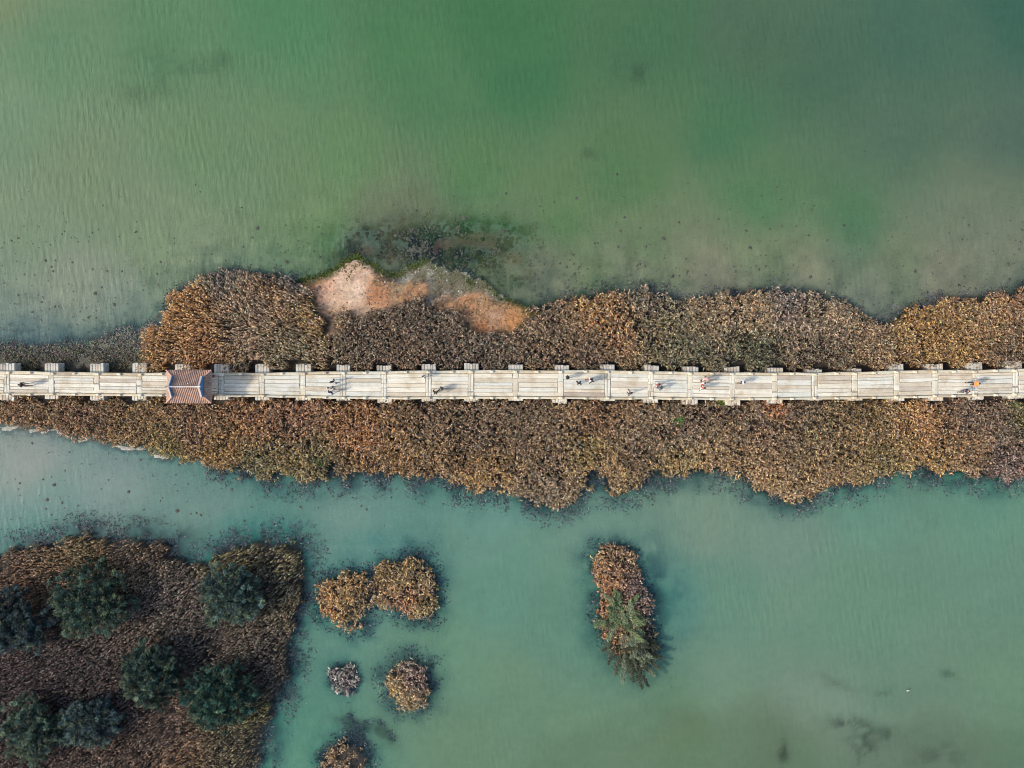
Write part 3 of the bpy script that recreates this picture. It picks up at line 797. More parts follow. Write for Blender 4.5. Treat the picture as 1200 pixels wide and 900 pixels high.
for line in RIM:
    pl = np.array([P(*q) for q in line])
    m_ = 2600 if len(line) > 6 else 900
    sg = RNG.integers(0, len(pl) - 1, m_); t_ = RNG.random(m_)[:, None]
    q = pl[sg] * (1 - t_) + pl[sg + 1] * t_
    x, y = warp(q[:, 0], q[:, 1], -0.7)
    x = x + RNG.normal(0, .22, m_); y = y + RNG.normal(-.1, .2, m_)
    k = fbm(x, y, 1.6, 201, 3) > .40
    x, y = x[k], y[k]; n = len(x)
    c = lin((84, 98, 46)) * RNG.uniform(.3, 1.5, n)[:, None] * (1 + RNG.normal(0, .12, (n, 3)))
    B.add(np.stack([x, y, np.maximum(bed_z(x, y), 0) + .02], 1), RNG.uniform(0, 6.28, n), RNG.uniform(R(5), R(60), n), RNG.uniform(R(-25), R(10), n), RNG.uniform(.12, .32, n), RNG.uniform(.06, .13, n), np.clip(c, .003, .5))
tag(link_mesh('spit_herbs', B.mesh('spit_herbs', M['reed'])), 'low rusty and green herbs creeping over the bare clay spit above the bridge', 'herbs', kind='stuff')

# low salt marsh on the west of the north bank
B = Blades()
x, y, sd0 = scatter([(-160, 402), (0, 401), (60, 404), (120, 393), (176, 378), (186, 395), (176, 440), (-160, 440)], 34, .9)
k = off_bridge(x, y, .1) & (fbm(x, y, 1.8, 161, 3) > 0.26)
x, y = x[k], y[k]; n = len(x)
MZ = bed_z(x, y) + .03
up_ = np.clip(((450 - y * PPM) - 392) / 40, 0, 1)[:, None]
c = (lin((150, 150, 138)) * (1 - up_) + lin((104, 96, 70)) * up_) * RNG.uniform(.2, 1.5, n)[:, None] * (1 + RNG.normal(0, .15, (n, 3)))
for j in range(3):
    B.add(np.stack([x + RNG.normal(0, .1, n), y + RNG.normal(0, .1, n), MZ], 1), RNG.uniform(0, 6.28, n), RNG.uniform(R(10), R(60), n), RNG.uniform(R(-25), R(10), n), RNG.uniform(.2, .5, n), RNG.uniform(.06, .14, n), np.clip(c * (1, .8, .6)[j], .003, .6))
tag(link_mesh('marsh_grass', B.mesh('marsh_grass', M['reed'])), 'low dark grey green marsh grass on the mud at the far left above the bridge', 'marsh grass', kind='stuff')

# a sunken swirl of dead stems above the bottom clump
B = Blades()
for line, sg_, m_ in (([(407, 828), (411, 840), (424, 848), (440, 845), (453, 850), (462, 866)], .22, 1300), ([(401, 845), (411, 857), (424, 866), (434, 876)], .22, 800), ([(376, 900), (380, 884), (390, 874), (402, 868)], .3, 500), ([(411, 838), (416, 850), (428, 857)], .2, 350)):
    pl = np.array([P(*q) for q in line])
    g_ = RNG.integers(0, len(pl) - 1, m_); t_ = RNG.random(m_)[:, None]
    q = pl[g_] * (1 - t_) + pl[g_ + 1] * t_
    x = q[:, 0] + RNG.normal(0, sg_, m_); y = q[:, 1] + RNG.normal(0, sg_, m_)
    k = fbm(x, y, 1.2, 251, 3) > .36
    x, y = x[k], y[k]; n = len(x)
    c = lin((66, 84, 92)) * RNG.uniform(.3, 1.3, n)[:, None] * (1 + RNG.normal(0, .08, (n, 3)))
    B.add(np.stack([x, y, np.full(n, -.03)], 1), RNG.uniform(0, 6.28, n), RNG.uniform(R(4), R(28), n), RNG.uniform(R(-30), R(0), n), RNG.uniform(.15, .4, n), RNG.uniform(.05, .11, n), np.clip(c, .003, .5))
tag(link_mesh('sunken_stems', B.mesh('sunken_stems', M['reed'])), 'dark curved swirl of half sunken dead stems above the bottom reed clump', 'sunken stems', kind='stuff')

# reed clumps standing alone in the water
def clump(poly, label, dens=30, h=(0.9, 1.5), reach=2.2, name='reed_clump', light=1.0, fleck=1.0, dd=26, keep=None, lean=None):
    cxp = sum(p[0] for p in poly) / len(poly); cyp = sum(p[1] for p in poly) / len(poly)
    cx, cy = P(cxp, cyp)
    root = empty(name, (cx, cy, 0))
    tag(root, label, 'reed clump', 'reed clumps standing in the water')
    for nm, f in (('reeds', lambda B: reeds(B, poly, dens, h, ragged=1.5, lean=lean, light=light, fleck=fleck, keep=keep)), ('drowned_stems', lambda B: drowned(B, poly, dd, reach, thr=.33, col0=(66, 74, 94)))):
        B = Blades(); f(B)
        me = B.mesh(nm, M['reed'])
        me.transform(Matrix.Translation((-cx, -cy, 0)))
        tag(link_mesh(nm, me, root), kind='stuff')
    return root
clump(CLUMP_A, 'tan reed clump nearest the reed island, joined on its right to a rounder clump')
clump(CLUMP_B, 'largest round reed clump, ringed by dark drowned stems, right of the tan one', reach=2.6)
clump(CLUMP_C, 'smallest round clump of bleached grey twigs', dens=14, h=(.4, .8), reach=.8, light=1.1, dd=70)
clump(CLUMP_D, 'round yellow reed clump with a wide dark ring, right of the small grey twig clump', reach=2.5)
clump(CLUMP_E, 'ragged reed clump cut off by the bottom edge of the picture', reach=1.8, h=(.5, 1.0), dens=20, keep=lambda x, y, s: fbm(x, y, 1.4, 171) > .5)
clump(ISLET, 'long narrow reed islet alone in the right hand water, bushes at its lower end', reach=1.7, keep=lambda x, y, s: RNG.random(len(x)) < np.where((450 - y * PPM) > 718, .35, 1))

# ------------------------------------------------------------------ trees
def tube(bm, p0, p1, r0, r1, seg=7):
    p0 = Vector(p0); p1 = Vector(p1); d = (p1 - p0).normalized()
    u = d.orthogonal().normalized(); v = d.cross(u)
    a = [bm.verts.new(p0 + (u * math.cos(t) + v * math.sin(t)) * r0) for t in [2 * math.pi * i / seg for i in range(seg)]]
    b = [bm.verts.new(p1 + (u * math.cos(t) + v * math.sin(t)) * r1) for t in [2 * math.pi * i / seg for i in range(seg)]]
    for i in range(seg):
        bm.faces.new((a[i], a[(i + 1) % seg], b[(i + 1) % seg], b[i]))
    bm.faces.new(b); bm.faces.new(a[::-1])

def bm_mesh(name, bm, mat, smooth=False):
    me = bpy.data.meshes.new(name)
    bmesh.ops.recalc_face_normals(bm, faces=bm.faces)
    bm.to_mesh(me); bm.free()
    me.materials.append(mat)
    if smooth: me.polygons.foreach_set('use_smooth', [True] * len(me.polygons))
    return me

def tree(px, py, rx, ry, h, label, tint, name='tree', lobes=30, per=900, group='dark trees in the reed island', cat='tree', seed=0, rot=0.0, zmid=None, pale=0.25, pale_dir=225):
    rng = np.random.default_rng(500 + seed)
    zm = h * 0.6 if zmid is None else zmid
    cx, cy = P(px, py, zm)
    root = empty(name, (cx, cy, 0.1))
    tag(root, label, cat, group)
    RX, RY = rx / PPM, ry / PPM
    bm = bmesh.new()
    th = h * 0.42
    tube(bm, (0, 0, -0.3), (0.1, 0.05, th * .5), 0.2, 0.15); tube(bm, (0.1, 0.05, th * .5), (0.05, 0.1, th), 0.15, 0.11)
    link_mesh('trunk', bm_mesh('trunk', bm, M['bark'], True), root)
    B = Blades()
    bl = bmesh.new()
    cr, sr = math.cos(R(rot)), math.sin(R(rot))
    for i in range(lobes):
        a = 2 * math.pi * (i * 0.618 + rng.uniform(-.05, .05))
        rr = math.sqrt((i + .5) / lobes) * rng.uniform(.82, 1.02)
        ir_ = rng.uniform(.68, .92)
        lx = RX * rr * math.cos(a) * ir_; ly = RY * rr * math.sin(a) * ir_
        lx, ly = lx * cr - ly * sr, lx * sr + ly * cr
        lz = h * (0.30 + 0.52 * math.sqrt(max(0, 1 - rr * rr * .9))) * rng.uniform(.82, 1.08)
        lr = min(RX, RY) * rng.uniform(.26, .40)
        lobe_t = rng.uniform(.75, 1.3)
        if i % 2 == 0:
            tube(bl, (0.05, 0.1, th * .8), (lx * .8, ly * .8, lz * .85), 0.06, 0.02, 5)
        # feathery branch clusters: sub-tufts on the lobe, each a spray of fine leaves
        ns = 15
        for j in range(ns):
            d = rng.normal(0, 1, 3); d[2] = abs(d[2]) * .9 + 0.1; d /= np.linalg.norm(d)
            c0 = np.array([lx, ly, lz]) + d * lr * rng.uniform(.5, 1.0) * np.array([1, 1, .8])
            m_ = per // ns
            aim = d + np.array([lx / RX, ly / RY, .25]) * .9
            aim /= np.linalg.norm(aim)
            dirs = aim + rng.normal(0, .45, (m_, 3)); dirs /= np.linalg.norm(dirs, axis=1)[:, None]
            p0 = c0 + rng.normal(0, .13, (m_, 3))
            az = np.arctan2(dirs[:, 1], dirs[:, 0]); el = np.arcsin(np.clip(dirs[:, 2], -1, 1))
            base_c = lin(tint) * 1.22 + .004
            lowness = 1 - lz / h
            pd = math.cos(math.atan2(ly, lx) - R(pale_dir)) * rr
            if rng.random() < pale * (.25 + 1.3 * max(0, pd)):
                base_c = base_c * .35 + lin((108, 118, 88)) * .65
            cc = base_c * (lobe_t * rng.choice([.5, .8, 1.1, 1.9], p=[.3, .3, .25, .15])) * rng.uniform(.75, 1.25, (m_, 1)) * (1 + rng.normal(0, .1, (m_, 3)))
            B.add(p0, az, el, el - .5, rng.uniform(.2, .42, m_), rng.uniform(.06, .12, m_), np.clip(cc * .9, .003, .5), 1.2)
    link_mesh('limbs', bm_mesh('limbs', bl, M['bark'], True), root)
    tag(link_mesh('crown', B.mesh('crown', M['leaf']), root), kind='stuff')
    return root

def spray_bush(px, py, label, sprays, h, tint, group, seed, leafw=.09):
    """a bush of long feathery sprays: (direction in degrees, length in photo pixels, side offset px)"""
    rng = np.random.default_rng(900 + seed)
    cx, cy = P(px, py, h * .5)
    root = empty('bush', (cx, cy, 0.1)); tag(root, label, 'bush', group)
    bm = bmesh.new(); tube(bm, (0, 0, -.3), (.05, 0, h * .4), .14, .08)
    link_mesh('trunk', bm_mesh('trunk', bm, M['bark'], True), root)
    B = Blades(); bl = bmesh.new()
    for (ang, ln_, ox, oy) in sprays:
        L = ln_ / PPM; a = R(ang)
        o0 = np.array([ox / PPM, -oy / PPM, h * rng.uniform(.35, .6)])
        rise = rng.uniform(.25, .6)
        tone = rng.uniform(.55, 1.5); base_c = lin(tint) * tone
        if rng.random() < .3: base_c = base_c * .5 + lin((150, 160, 128)) * .5
        m_ = int(60 + 70 * L)
        t = rng.random(m_) ** .8
        zz = o0[2] + rise * L * t * (1 - .45 * t)
        sp = .34 * np.sin(np.pi * np.clip(t * .85 + .1, 0, 1)) * min(L, 1.6) * .8
        p0 = np.stack([o0[0] + math.cos(a) * L * t, o0[1] + math.sin(a) * L * t, zz], 1)
        p0[:, :2] += rng.normal(0, 1, (m_, 2)) * (sp * .45)[:, None]; p0[:, 2] += rng.normal(0, .06, m_)
        tube(bl, tuple(o0 * .6), (float(o0[0] + math.cos(a) * L * .8), float(o0[1] + math.sin(a) * L * .8), float(o0[2] + rise * L * .5)), .04, .012, 5)
        side = rng.normal(0, .55, m_)
        B.add(p0, a + side, rng.uniform(R(5), R(45), m_), rng.uniform(R(-30), R(10), m_), rng.uniform(.2, .42, m_), rng.uniform(.6, 1.2, m_) * leafw, np.clip(base_c * rng.uniform(.6, 1.35, (m_, 1)) * (1 + rng.normal(0, .08, (m_, 3))), .003, .6), 1.25)
    link_mesh('limbs', bm_mesh('limbs', bl, M['bark'], True), root)
    tag(link_mesh('crown', B.mesh('crown', M['leaf']), root), kind='stuff')
    return root

tree(18, 728, 44, 40, 4.6, 'very dark blue green tree cut off by the left edge of the picture', (46, 62, 62), seed=1)
tree(108, 703, 54, 46, 4.8, 'broadest dark green tree, in the upper left of the reed island with pale lower branches', (52, 74, 62), seed=2, pale=.6)
tree(272, 697, 40, 38, 4.2, 'grey green tree nearest the upper right corner of the reed island', (66, 86, 78), seed=3, pale=.6)
tree(178, 788, 37, 43, 4.4, 'dark tree in the middle of the reed island, touching the round one to its right', (48, 68, 58), seed=4, pale=.55)
tree(257, 815, 48, 40, 4.6, 'round deep green tree closest to the right shore of the reed island', (42, 70, 58), seed=5, pale=.35)
tree(42, 853, 38, 38, 4.0, 'left one of the two joined grey green trees at the bottom of the reed island', (62, 80, 68), seed=6, pale=.5)
tree(105, 845, 42, 30, 3.8, 'right one of the two joined trees at the bottom of the reed island', (60, 78, 76), seed=7, pale=.4)
# bush on the islet: spiky sprays pointing away from its middle
_r = random.Random(4)
spray_bush(727, 722, 'olive green feathery bush in the middle of the narrow reed islet',
           [(_r.uniform(0, 360), _r.uniform(9, 21), _r.uniform(-13, 15), _r.uniform(-13, 14)) for _ in range(40)] + [(200, 15, -16, 4), (170, 12, -18, 8), (60, 14, 12, -12), (95, 14, -2, -14)], 2.6, (104, 118, 82), 'bushes on the narrow islet', 1)
spray_bush(739, 760, 'darker olive bush with spiky sprays at the lower tip of the narrow islet',
           [(_r.uniform(210, 350), _r.uniform(12, 22), _r.uniform(-12, 16), _r.uniform(-20, 8)) for _ in range(30)] +
           [(-72, 32, 2, 12), (-62, 30, 4, 12), (-80, 22, -2, 14), (-22, 20, 16, 2), (-38, 24, 12, 6), (-50, 24, 10, 10), (-100, 20, -14, 8), (-115, 16, -20, 0), (-12, 18, 14, -6), (-95, 22, -8, 14), (-135, 14, -22, -8)],
           2.4, (74, 80, 62), 'bushes on the narrow islet', 2)
tree(795, 492, 5, 6, 1.3, 'single bright green bush among the reeds below the bridge', (84, 140, 52), name='bush', lobes=6, per=180, group='small green bushes below the bridge', cat='bush', seed=31, pale=0)
tree(845, 472, 5, 3.5, 1.2, 'tiny yellow green bush touching the lower kerb of the bridge', (110, 140, 56), name='bush', lobes=5, per=120, group='small green bushes below the bridge', cat='bush', seed=32, pale=0)
tree(1186, 476, 13, 8, 1.2, 'low olive green bush below the bridge at the right edge', (112, 122, 76), name='bush', lobes=8, per=160, group='small green bushes below the bridge', cat='bush', seed=33, pale=.2)
tree(375, 541, 7, 5, 1.2, 'dull green bush at the left of the notch in the reed shore below the bridge', (100, 114, 66), name='bush', lobes=6, per=140, group='small green bushes below the bridge', cat='bush', seed=34, pale=.2)

# ------------------------------------------------------------------ bottom weed dots, shells, mud stones
def pebbles(name, pts, r, mat, label, cat, squash=.5):
    n = len(pts)
    seg = 6
    ang = np.linspace(0, 2 * np.pi, seg, endpoint=False)
    rr = r[:, None] * RNG.uniform(.65, 1.3, (n, seg))
    ring = np.stack([pts[:, 0:1] + rr * np.cos(ang), pts[:, 1:2] + rr * np.sin(ang), np.repeat(pts[:, 2:3], seg, 1)], 2)
    mid = ring.copy()
    mid[:, :, 0] = pts[:, 0:1] + (mid[:, :, 0] - pts[:, 0:1]) * .6; mid[:, :, 1] = pts[:, 1:2] + (mid[:, :, 1] - pts[:, 1:2]) * .6
    mid[:, :, 2] += (r * squash * .8)[:, None]
    top = pts.copy(); top[:, 2] += r * squash
    v = np.concatenate([ring, mid, top[:, None, :]], 1).reshape(-1, 3)
    b = np.arange(n)[:, None] * (2 * seg + 1)
    i = np.arange(seg); j = (i + 1) % seg
    q = np.stack([b + i, b + j, b + seg + j, b + seg + i], 2).reshape(-1, 4)
    t = np.stack([b + seg + i, b + seg + j, np.repeat(b + 2 * seg, seg, 1)], 2).reshape(-1, 3)
    me = big_mesh(name, v, q, t, mat)
    return tag(link_mesh(name, me), label, cat, kind='stuff')

n = 42000
x = RNG.uniform(-72, 72, n); y = RNG.uniform(-30, 32, n)
x[24000:] = RNG.normal(-9, 9, n - 24000); y[24000:] = RNG.normal(19, 3.4, n - 24000)
z = bed_z(x, y)
py = 450 - y * PPM
dens = np.where(y > 0, np.clip((py - 190) / 170, 0.02, 1) ** 1.6, np.clip((690 - py) / 200, 0, 1) * .75 * (x < -5))
k = (z < -0.08) & (RNG.random(n) < dens * (fbm(x, y, 5, 181, 3) * 1.6 - .25) * np.where(np.arange(n) < 24000, 1.0, gauss(x, y, 505, 283, 120, 36) * 1.6 * (fbm(x, y, 1.4, 183, 3) > .45)))
x, y, z = x[k], y[k], z[k]
pts = np.stack([x, y, np.maximum(z, -0.22) - 0.02], 1)
rr_ = RNG.choice([.07, .12, .18, .27], len(x), p=[.58, .30, .10, .02]) * RNG.uniform(.8, 1.2, len(x))
top_ = RNG.random(len(x)) < .75
q = pts[top_].copy(); q[:, 2] = -.01
pebbles('surfacing_weed', q, rr_[top_], M['weed_top'], 'dark weed tufts reaching the surface of the shallows along both banks', 'weed', .25)
pebbles('bottom_weed', pts, RNG.choice([.09, .16, .25, .38], len(x), p=[.45, .33, .17, .05]) * RNG.uniform(.8, 1.2, len(x)), M['weed'], 'scattered dark weed tufts on the shallow bottom', 'weed', .5)

n = 26000
x = RNG.uniform(-72, 72, n); y = RNG.uniform(-20, 25, n)
px = x * PPM + 600; py = 450 - y * PPM
z = bed_z(x, y)
shell_w = 0.03 * (np.abs(z) < .12) + 1.0 * gauss(x, y, 500, 318, 120, 30) * (z > .02) + .25 * gauss(x, y, 140, 395, 60, 14) * (z > -.1)
k = (RNG.random(n) < shell_w * .35) & off_bridge(x, y)
pts = np.stack([x[k], y[k], z[k]], 1)
pebbles('shell_litter', pts, RNG.uniform(.04, .10, k.sum()), M['shell'], 'pale shell fragments littering the mud flat and the shore', 'shells', .4)
k = (RNG.random(n) < 0.9 * gauss(x, y, 480, 345, 120, 30) * (z > 0) * .35) & (py < 395)
pts = np.stack([x[k], y[k], z[k]], 1)
pebbles('mud_stones', pts, RNG.uniform(.05, .14, k.sum()), M['stone'], 'dark mud lumps and stones on the bare clay spit', 'stones', .6)

# ------------------------------------------------------------------ the bridge
KD = (CAM_H - DECK_Z) / CAM_H
def box_mesh(name, L, W, H, mat, bev=0.03, jit=0.015):
    """a hewn stone, top face chamfered, origin at the middle of its top; long side along X"""
    l, w_, b = L / 2, W / 2, min(bev, W * .2)
    j = lambda: random.uniform(-jit, jit)
    bot = [(-l + j(), -w_ + j(), -H), (l + j(), -w_ + j(), -H), (l + j(), w_ + j(), -H), (-l + j(), w_ + j(), -H)]
    mid = [(x_, y_, -b) for x_, y_, _ in bot]
    top = [(x_ - math.copysign(b, x_), y_ - math.copysign(b, y_), j() * .5) for x_, y_, _ in bot]
    v = bot + mid + top
    f = [(3, 2, 1, 0), (8, 9, 10, 11)]
    for a in (0, 4):
        for i in range(4):
            k_ = (i + 1) % 4
            f.append((a + i, a + k_, a + 4 + k_, a + 4 + i))
    return mesh_from(name, v, f, mat)

bridge = empty('stone_bridge', (0, 0, 0))
tag(bridge, 'long pale granite beam bridge crossing the whole picture on stone piers', 'bridge')

NTOP = {8: 426, 60: 426, 113: 426, 163: 425.5, 213: 427, 259: 427, 307: 426.5, 355: 426.5, 402: 427.5, 450: 428, 502: 427, 552: 426, 604: 427, 657: 428, 712: 427.5, 763: 428, 809: 430, 858: 430, 908: 431,
        955: 433, 1002: 432, 1051: 427, 1096: 427, 1143: 425.3, 1190: 423.5, 1240: 422}
SBOT = {8: 469, 60: 467.5, 113: 469, 163: 469, 213: 468, 259: 468, 307: 469, 355: 469, 402: 469, 450: 472, 502: 470, 552: 470, 604: 469.5, 657: 472.5, 712: 469.5, 763: 472, 809: 474, 858: 475, 908: 473,
        955: 469, 1002: 469, 1051: 470, 1096: 469.5, 1143: 468.5, 1190: 467, 1240: 466}
TILT = {657: -4, 858: 1.5, 809: -1.5, 955: 2, 1002: 2, 1051: 2, 1143: 3, 1190: 4, 450: 1, 763: -2}
PIER_TOP = DECK_Z - 0.42
KP = (CAM_H - PIER_TOP) / CAM_H

def wpos(px, py, z):
    a = P(px, py, z)
    return Vector((a[0], a[1], z))

bar_n = 0
for i, px in enumerate(PIERX):
    nt_ = NTOP.get(px, 426); sb = SBOT.get(px, 469)
    c = wpos(px + 0.4, (nt_ + sb) / 2, 0.0)
    xn, yn = P(px + 0.4, nt_, PIER_TOP); _, ys = P(px, sb, PIER_TOP)
    W = random.uniform(16.2, 18.2) / PPM * KP
    Ln = yn - ys
    ang = R(TILT.get(px, random.uniform(-.8, .8)))
    pier = bpy.data.objects.new('pier', None)
    # pier body: stepped courses of long stones laid crosswise, with recessed joints
    bm = bmesh.new()
    z0 = -1.2; courses = 7; ch = (PIER_TOP - 0.26 - z0) / courses
    for cc in range(courses):
        gw = W * (1.10 - 0.012 * cc); gl = Ln * (1.06 - 0.01 * cc)
        nst = 5
        if cc % 2 == 0:
            for s_ in range(nst):
                sw = gw / nst
                m4 = Matrix.Translation((-gw / 2 + sw * (s_ + .5), random.uniform(-.05, .05), z0 + ch * (cc + .5))) @ Matrix.Diagonal((sw - .03, gl, ch - .02, 1))
                bmesh.ops.create_cube(bm, size=1, matrix=m4)
        else:
            nl = 9; sl = gl / nl
            for s_ in range(nl):
                m4 = Matrix.Translation((random.uniform(-.04, .04), -gl / 2 + sl * (s_ + .5), z0 + ch * (cc + .5))) @ Matrix.Diagonal((gw, sl - .03, ch - .02, 1))
                bmesh.ops.create_cube(bm, size=1, matrix=m4)
    pme = bm_mesh('pier', bm, M['pier'])
    pier = link_mesh('pier', pme, bridge, ((xn), (yn + ys) / 2, 0), (0, 0, ang))
    nb = 5
    bw = W / nb
    for s_ in range(nb):
        extra = random.uniform(-.10, .06)
        bme = box_mesh('stone_bar', Ln + extra * 2, bw - .035, 0.26, M['pier'], .03, .02)
        link_mesh('stone_bar', bme, pier, (-W / 2 + bw * (s_ + .5), random.uniform(-.05, .05), PIER_TOP + random.uniform(-.02, .03)), (0, 0, R(90)))

# spans
SLABW = 6.4
for i in range(len(PIERX) - 1):
    xa, xb = PIERX[i], PIERX[i + 1]
    sla = 3.2 + random.uniform(-.5, .5); slb = 3.2 + random.uniform(-.5, .5)
    ta, ba = [float(v) for v in deck_edges(xa)]; tb, bb = [float(v) for v in deck_edges(xb)]
    nb = random.choice([5, 5, 6])
    kerb_w = 3.4
    wts = [random.uniform(.7, 1.3) for _ in range(nb)]
    tot = sum(wts)
    # beams between the kerbs
    acc = 0
    for b_ in range(nb):
        f0 = acc / tot; acc += wts[b_]; f1 = acc / tot
        def yy(f, t, b): return t + kerb_w + (b - t - 2 * kerb_w + .8) * f
        p0 = (yy(f0, ta, ba) + yy(f1, ta, ba)) / 2; p1 = (yy(f0, tb, bb) + yy(f1, tb, bb)) / 2
        wpx = (f1 - f0) * (ba - ta - 2 * kerb_w)
        A = wpos(xa + sla + random.uniform(-.3, .8), p0, DECK_Z); Bv = wpos(xb - slb - random.uniform(-.3, .8), p1, DECK_Z)
        d = Bv - A
        zz = DECK_Z + random.uniform(-.028, .03)
        me = box_mesh('deck_beam', d.length - .04, wpx / PPM * KD - .032, 0.42, M['granite'], .03, .025)
        mid = (A + Bv) / 2
        link_mesh('deck_beam', me, bridge, (mid.x, mid.y, zz), (random.uniform(-.008, .008), 0, math.atan2(d.y, d.x)))
    # packed mortar bed that closes the joints between the beams
    A = wpos(xa, (ta + ba) / 2, DECK_Z); Bv = wpos(xb, (tb + bb) / 2, DECK_Z); d = Bv - A; mid = (A + Bv) / 2
    me = box_mesh('joint_filling', d.length - .004, (ba - ta - 2.2) / PPM * KD, .3, M['filling'], .01, 0)
    link_mesh('joint_filling', me, bridge, (mid.x, mid.y, DECK_Z - .055), (0, 0, math.atan2(d.y, d.x)))
    # kerb stones, two to a side, slightly bowed outwards
    xm = (xa + xb) / 2 + random.uniform(-3, 3)
    tm = (ta + tb) / 2 - random.uniform(.0, .8); bmid = (ba + bb) / 2 + random.uniform(0, .5)
    for (pa, pb_) in (((xa, ta), (xm, tm)), ((xm, tm), (xb, tb))):
        A = wpos(pa[0], pa[1] + kerb_w / 2, DECK_Z); Bv = wpos(pb_[0], pb_[1] + kerb_w / 2, DECK_Z); d = Bv - A; mid = (A + Bv) / 2
        me = box_mesh('kerb_stone', d.length - .03, kerb_w / PPM * KD * random.uniform(.85, 1.0), .62, M['kerb'], .04, .03)
        link_mesh('kerb_stone', me, bridge, (mid.x, mid.y, DECK_Z + .17), (0, 0, math.atan2(d.y, d.x)))
    for (pa, pb_) in (((xa, ba), (xm, bmid)), ((xm, bmid), (xb, bb))):
        A = wpos(pa[0], pa[1] - kerb_w / 2 + .6, DECK_Z); Bv = wpos(pb_[0], pb_[1] - kerb_w / 2 + .6, DECK_Z); d = Bv - A; mid = (A + Bv) / 2
        me = box_mesh('kerb_stone', d.length - .03, kerb_w / PPM * KD * random.uniform(.66, .8), .62, M['kerb'], .04, .03)
        link_mesh('kerb_stone', me, bridge, (mid.x, mid.y, DECK_Z + .17), (0, 0, math.atan2(d.y, d.x)))
    # short posts on the kerbs, at the pier and at mid span
    for qx, qt, qb in ((xa + .5, ta, ba), (xm, tm, bmid)):
        for qy in (qt + 2.0, qb - 1.0):
            c = wpos(qx, qy, DECK_Z + .42)
            me = box_mesh('post', random.uniform(.36, .46), random.uniform(.24, .30), .42, M['post'], .05, .02)
            link_mesh('post', me, bridge, (c.x, c.y, DECK_Z + .42))
    # cross slabs lying over the pier
    nsl = random.choice([2, 3, 3, 4])
    t0, b0 = ta + kerb_w, ba - kerb_w + .8
    cuts = sorted([0, 1] + [random.uniform(.15, .85) for _ in range(nsl - 1)])
    two = random.random() < .45
    for cxo, cw in (((-1.65, 3.1), (1.65, 3.1)) if two else ((0, 6.3),)):
        for a_, b_ in zip(cuts[:-1], cuts[1:]):
            if b_ - a_ < .08: continue
            A = wpos(xa + cxo, t0 + (b0 - t0) * a_, DECK_Z); Bv = wpos(xa + cxo, t0 + (b0 - t0) * b_, DECK_Z); d = Bv - A; mid = (A + Bv) / 2
            me = box_mesh('cross_slab', d.length - .04, cw / PPM * KD - .03, .40, M['granite'], .03, .025)
            link_mesh('cross_slab', me, bridge, (mid.x, mid.y, DECK_Z + random.uniform(-.03, .03)), (0, 0, math.atan2(d.y, d.x)))

# ------------------------------------------------------------------ pavilion
EAVE_Z, RIDGE_Z = 4.6, 5.75
ex0, ey0 = P(195.5, 433.6, EAVE_Z); ex1, ey1 = P(248.2, 472.4, EAVE_Z)
pcx, pcy = (ex0 + ex1) / 2, (ey0 + ey1) / 2
HX, HY = (ex1 - ex0) / 2, (ey0 - ey1) / 2
pav = empty('pavilion', (pcx, pcy, DECK_Z))
tag(pav, 'small open pavilion with a terracotta hip and gable roof straddling the stone bridge', 'pavilion')
ZE = EAVE_Z - DECK_Z; ZR = RIDGE_Z - DECK_Z
GX = HX - 0.92       # gable plane
def slope_z(v):      # v = 0 at the ridge, 1 at the eave; slightly concave
    return ZR - (ZR - ZE) * (1.25 * v - 0.25 * v * v)
vg = 0.56            # where the gable ends and the hip skirt starts
def edge_x(v):       # half length of the main slope at v
    return GX if v < vg else GX + (HX - GX) * ((v - vg) / (1 - vg))
def lift(x_, v):     # eave corners turn up
    return 0.07 * (abs(x_) / HX) ** 4 * v ** 3
# roof base sheets with thickness
vs = []; fs = []
NV, NX = 8, 12
def addsheet(fn, nu, nv, th=.08):
    b0 = len(vs)
    for s_ in (0, 1):
        for j in range(nv + 1):
            for i in range(nu + 1):
                p = fn(i / nu, j / nv); vs.append((p[0], p[1], p[2] - s_ * th))
    K = (nu + 1) * (nv + 1)
    for j in range(nv):
        for i in range(nu):
            a = b0 + j * (nu + 1) + i
            fs.append((a, a + 1, a + nu + 2, a + nu + 1)); fs.append((a + K, a + K + nu + 1, a + K + nu + 2, a + K + 1))
    per = [i for i in range(nu + 1)] + [(j + 1) * (nu + 1) + nu for j in range(nv)] + [nv * (nu + 1) + i for i in range(nu - 1, -1, -1)] + [j * (nu + 1) for j in range(nv - 1, 0, -1)]
    for a, b in zip(per, per[1:] + per[:1]):
        fs.append((b0 + a, b0 + a + K, b0 + b + K, b0 + b))
for sy in (1, -1):
    addsheet(lambda u, v, sy=sy: ((2 * u - 1) * edge_x(v), sy * v * HY, slope_z(v) + lift((2 * u - 1) * edge_x(v), v)), NX, NV)
for sx in (1, -1):
    addsheet(lambda u, v, sx=sx: (sx * (GX - .02 + (HX - GX + .02) * v), (2 * u - 1) * HY * (vg + (1 - vg) * v), slope_z(vg + (1 - vg) * v) + .003 + lift(HX, vg + (1 - vg) * v) * abs(2 * u - 1) ** 4), 8, 5)
me = mesh_from('roof', vs, fs, M['tile'])
roof = link_mesh('roof', me, pav)
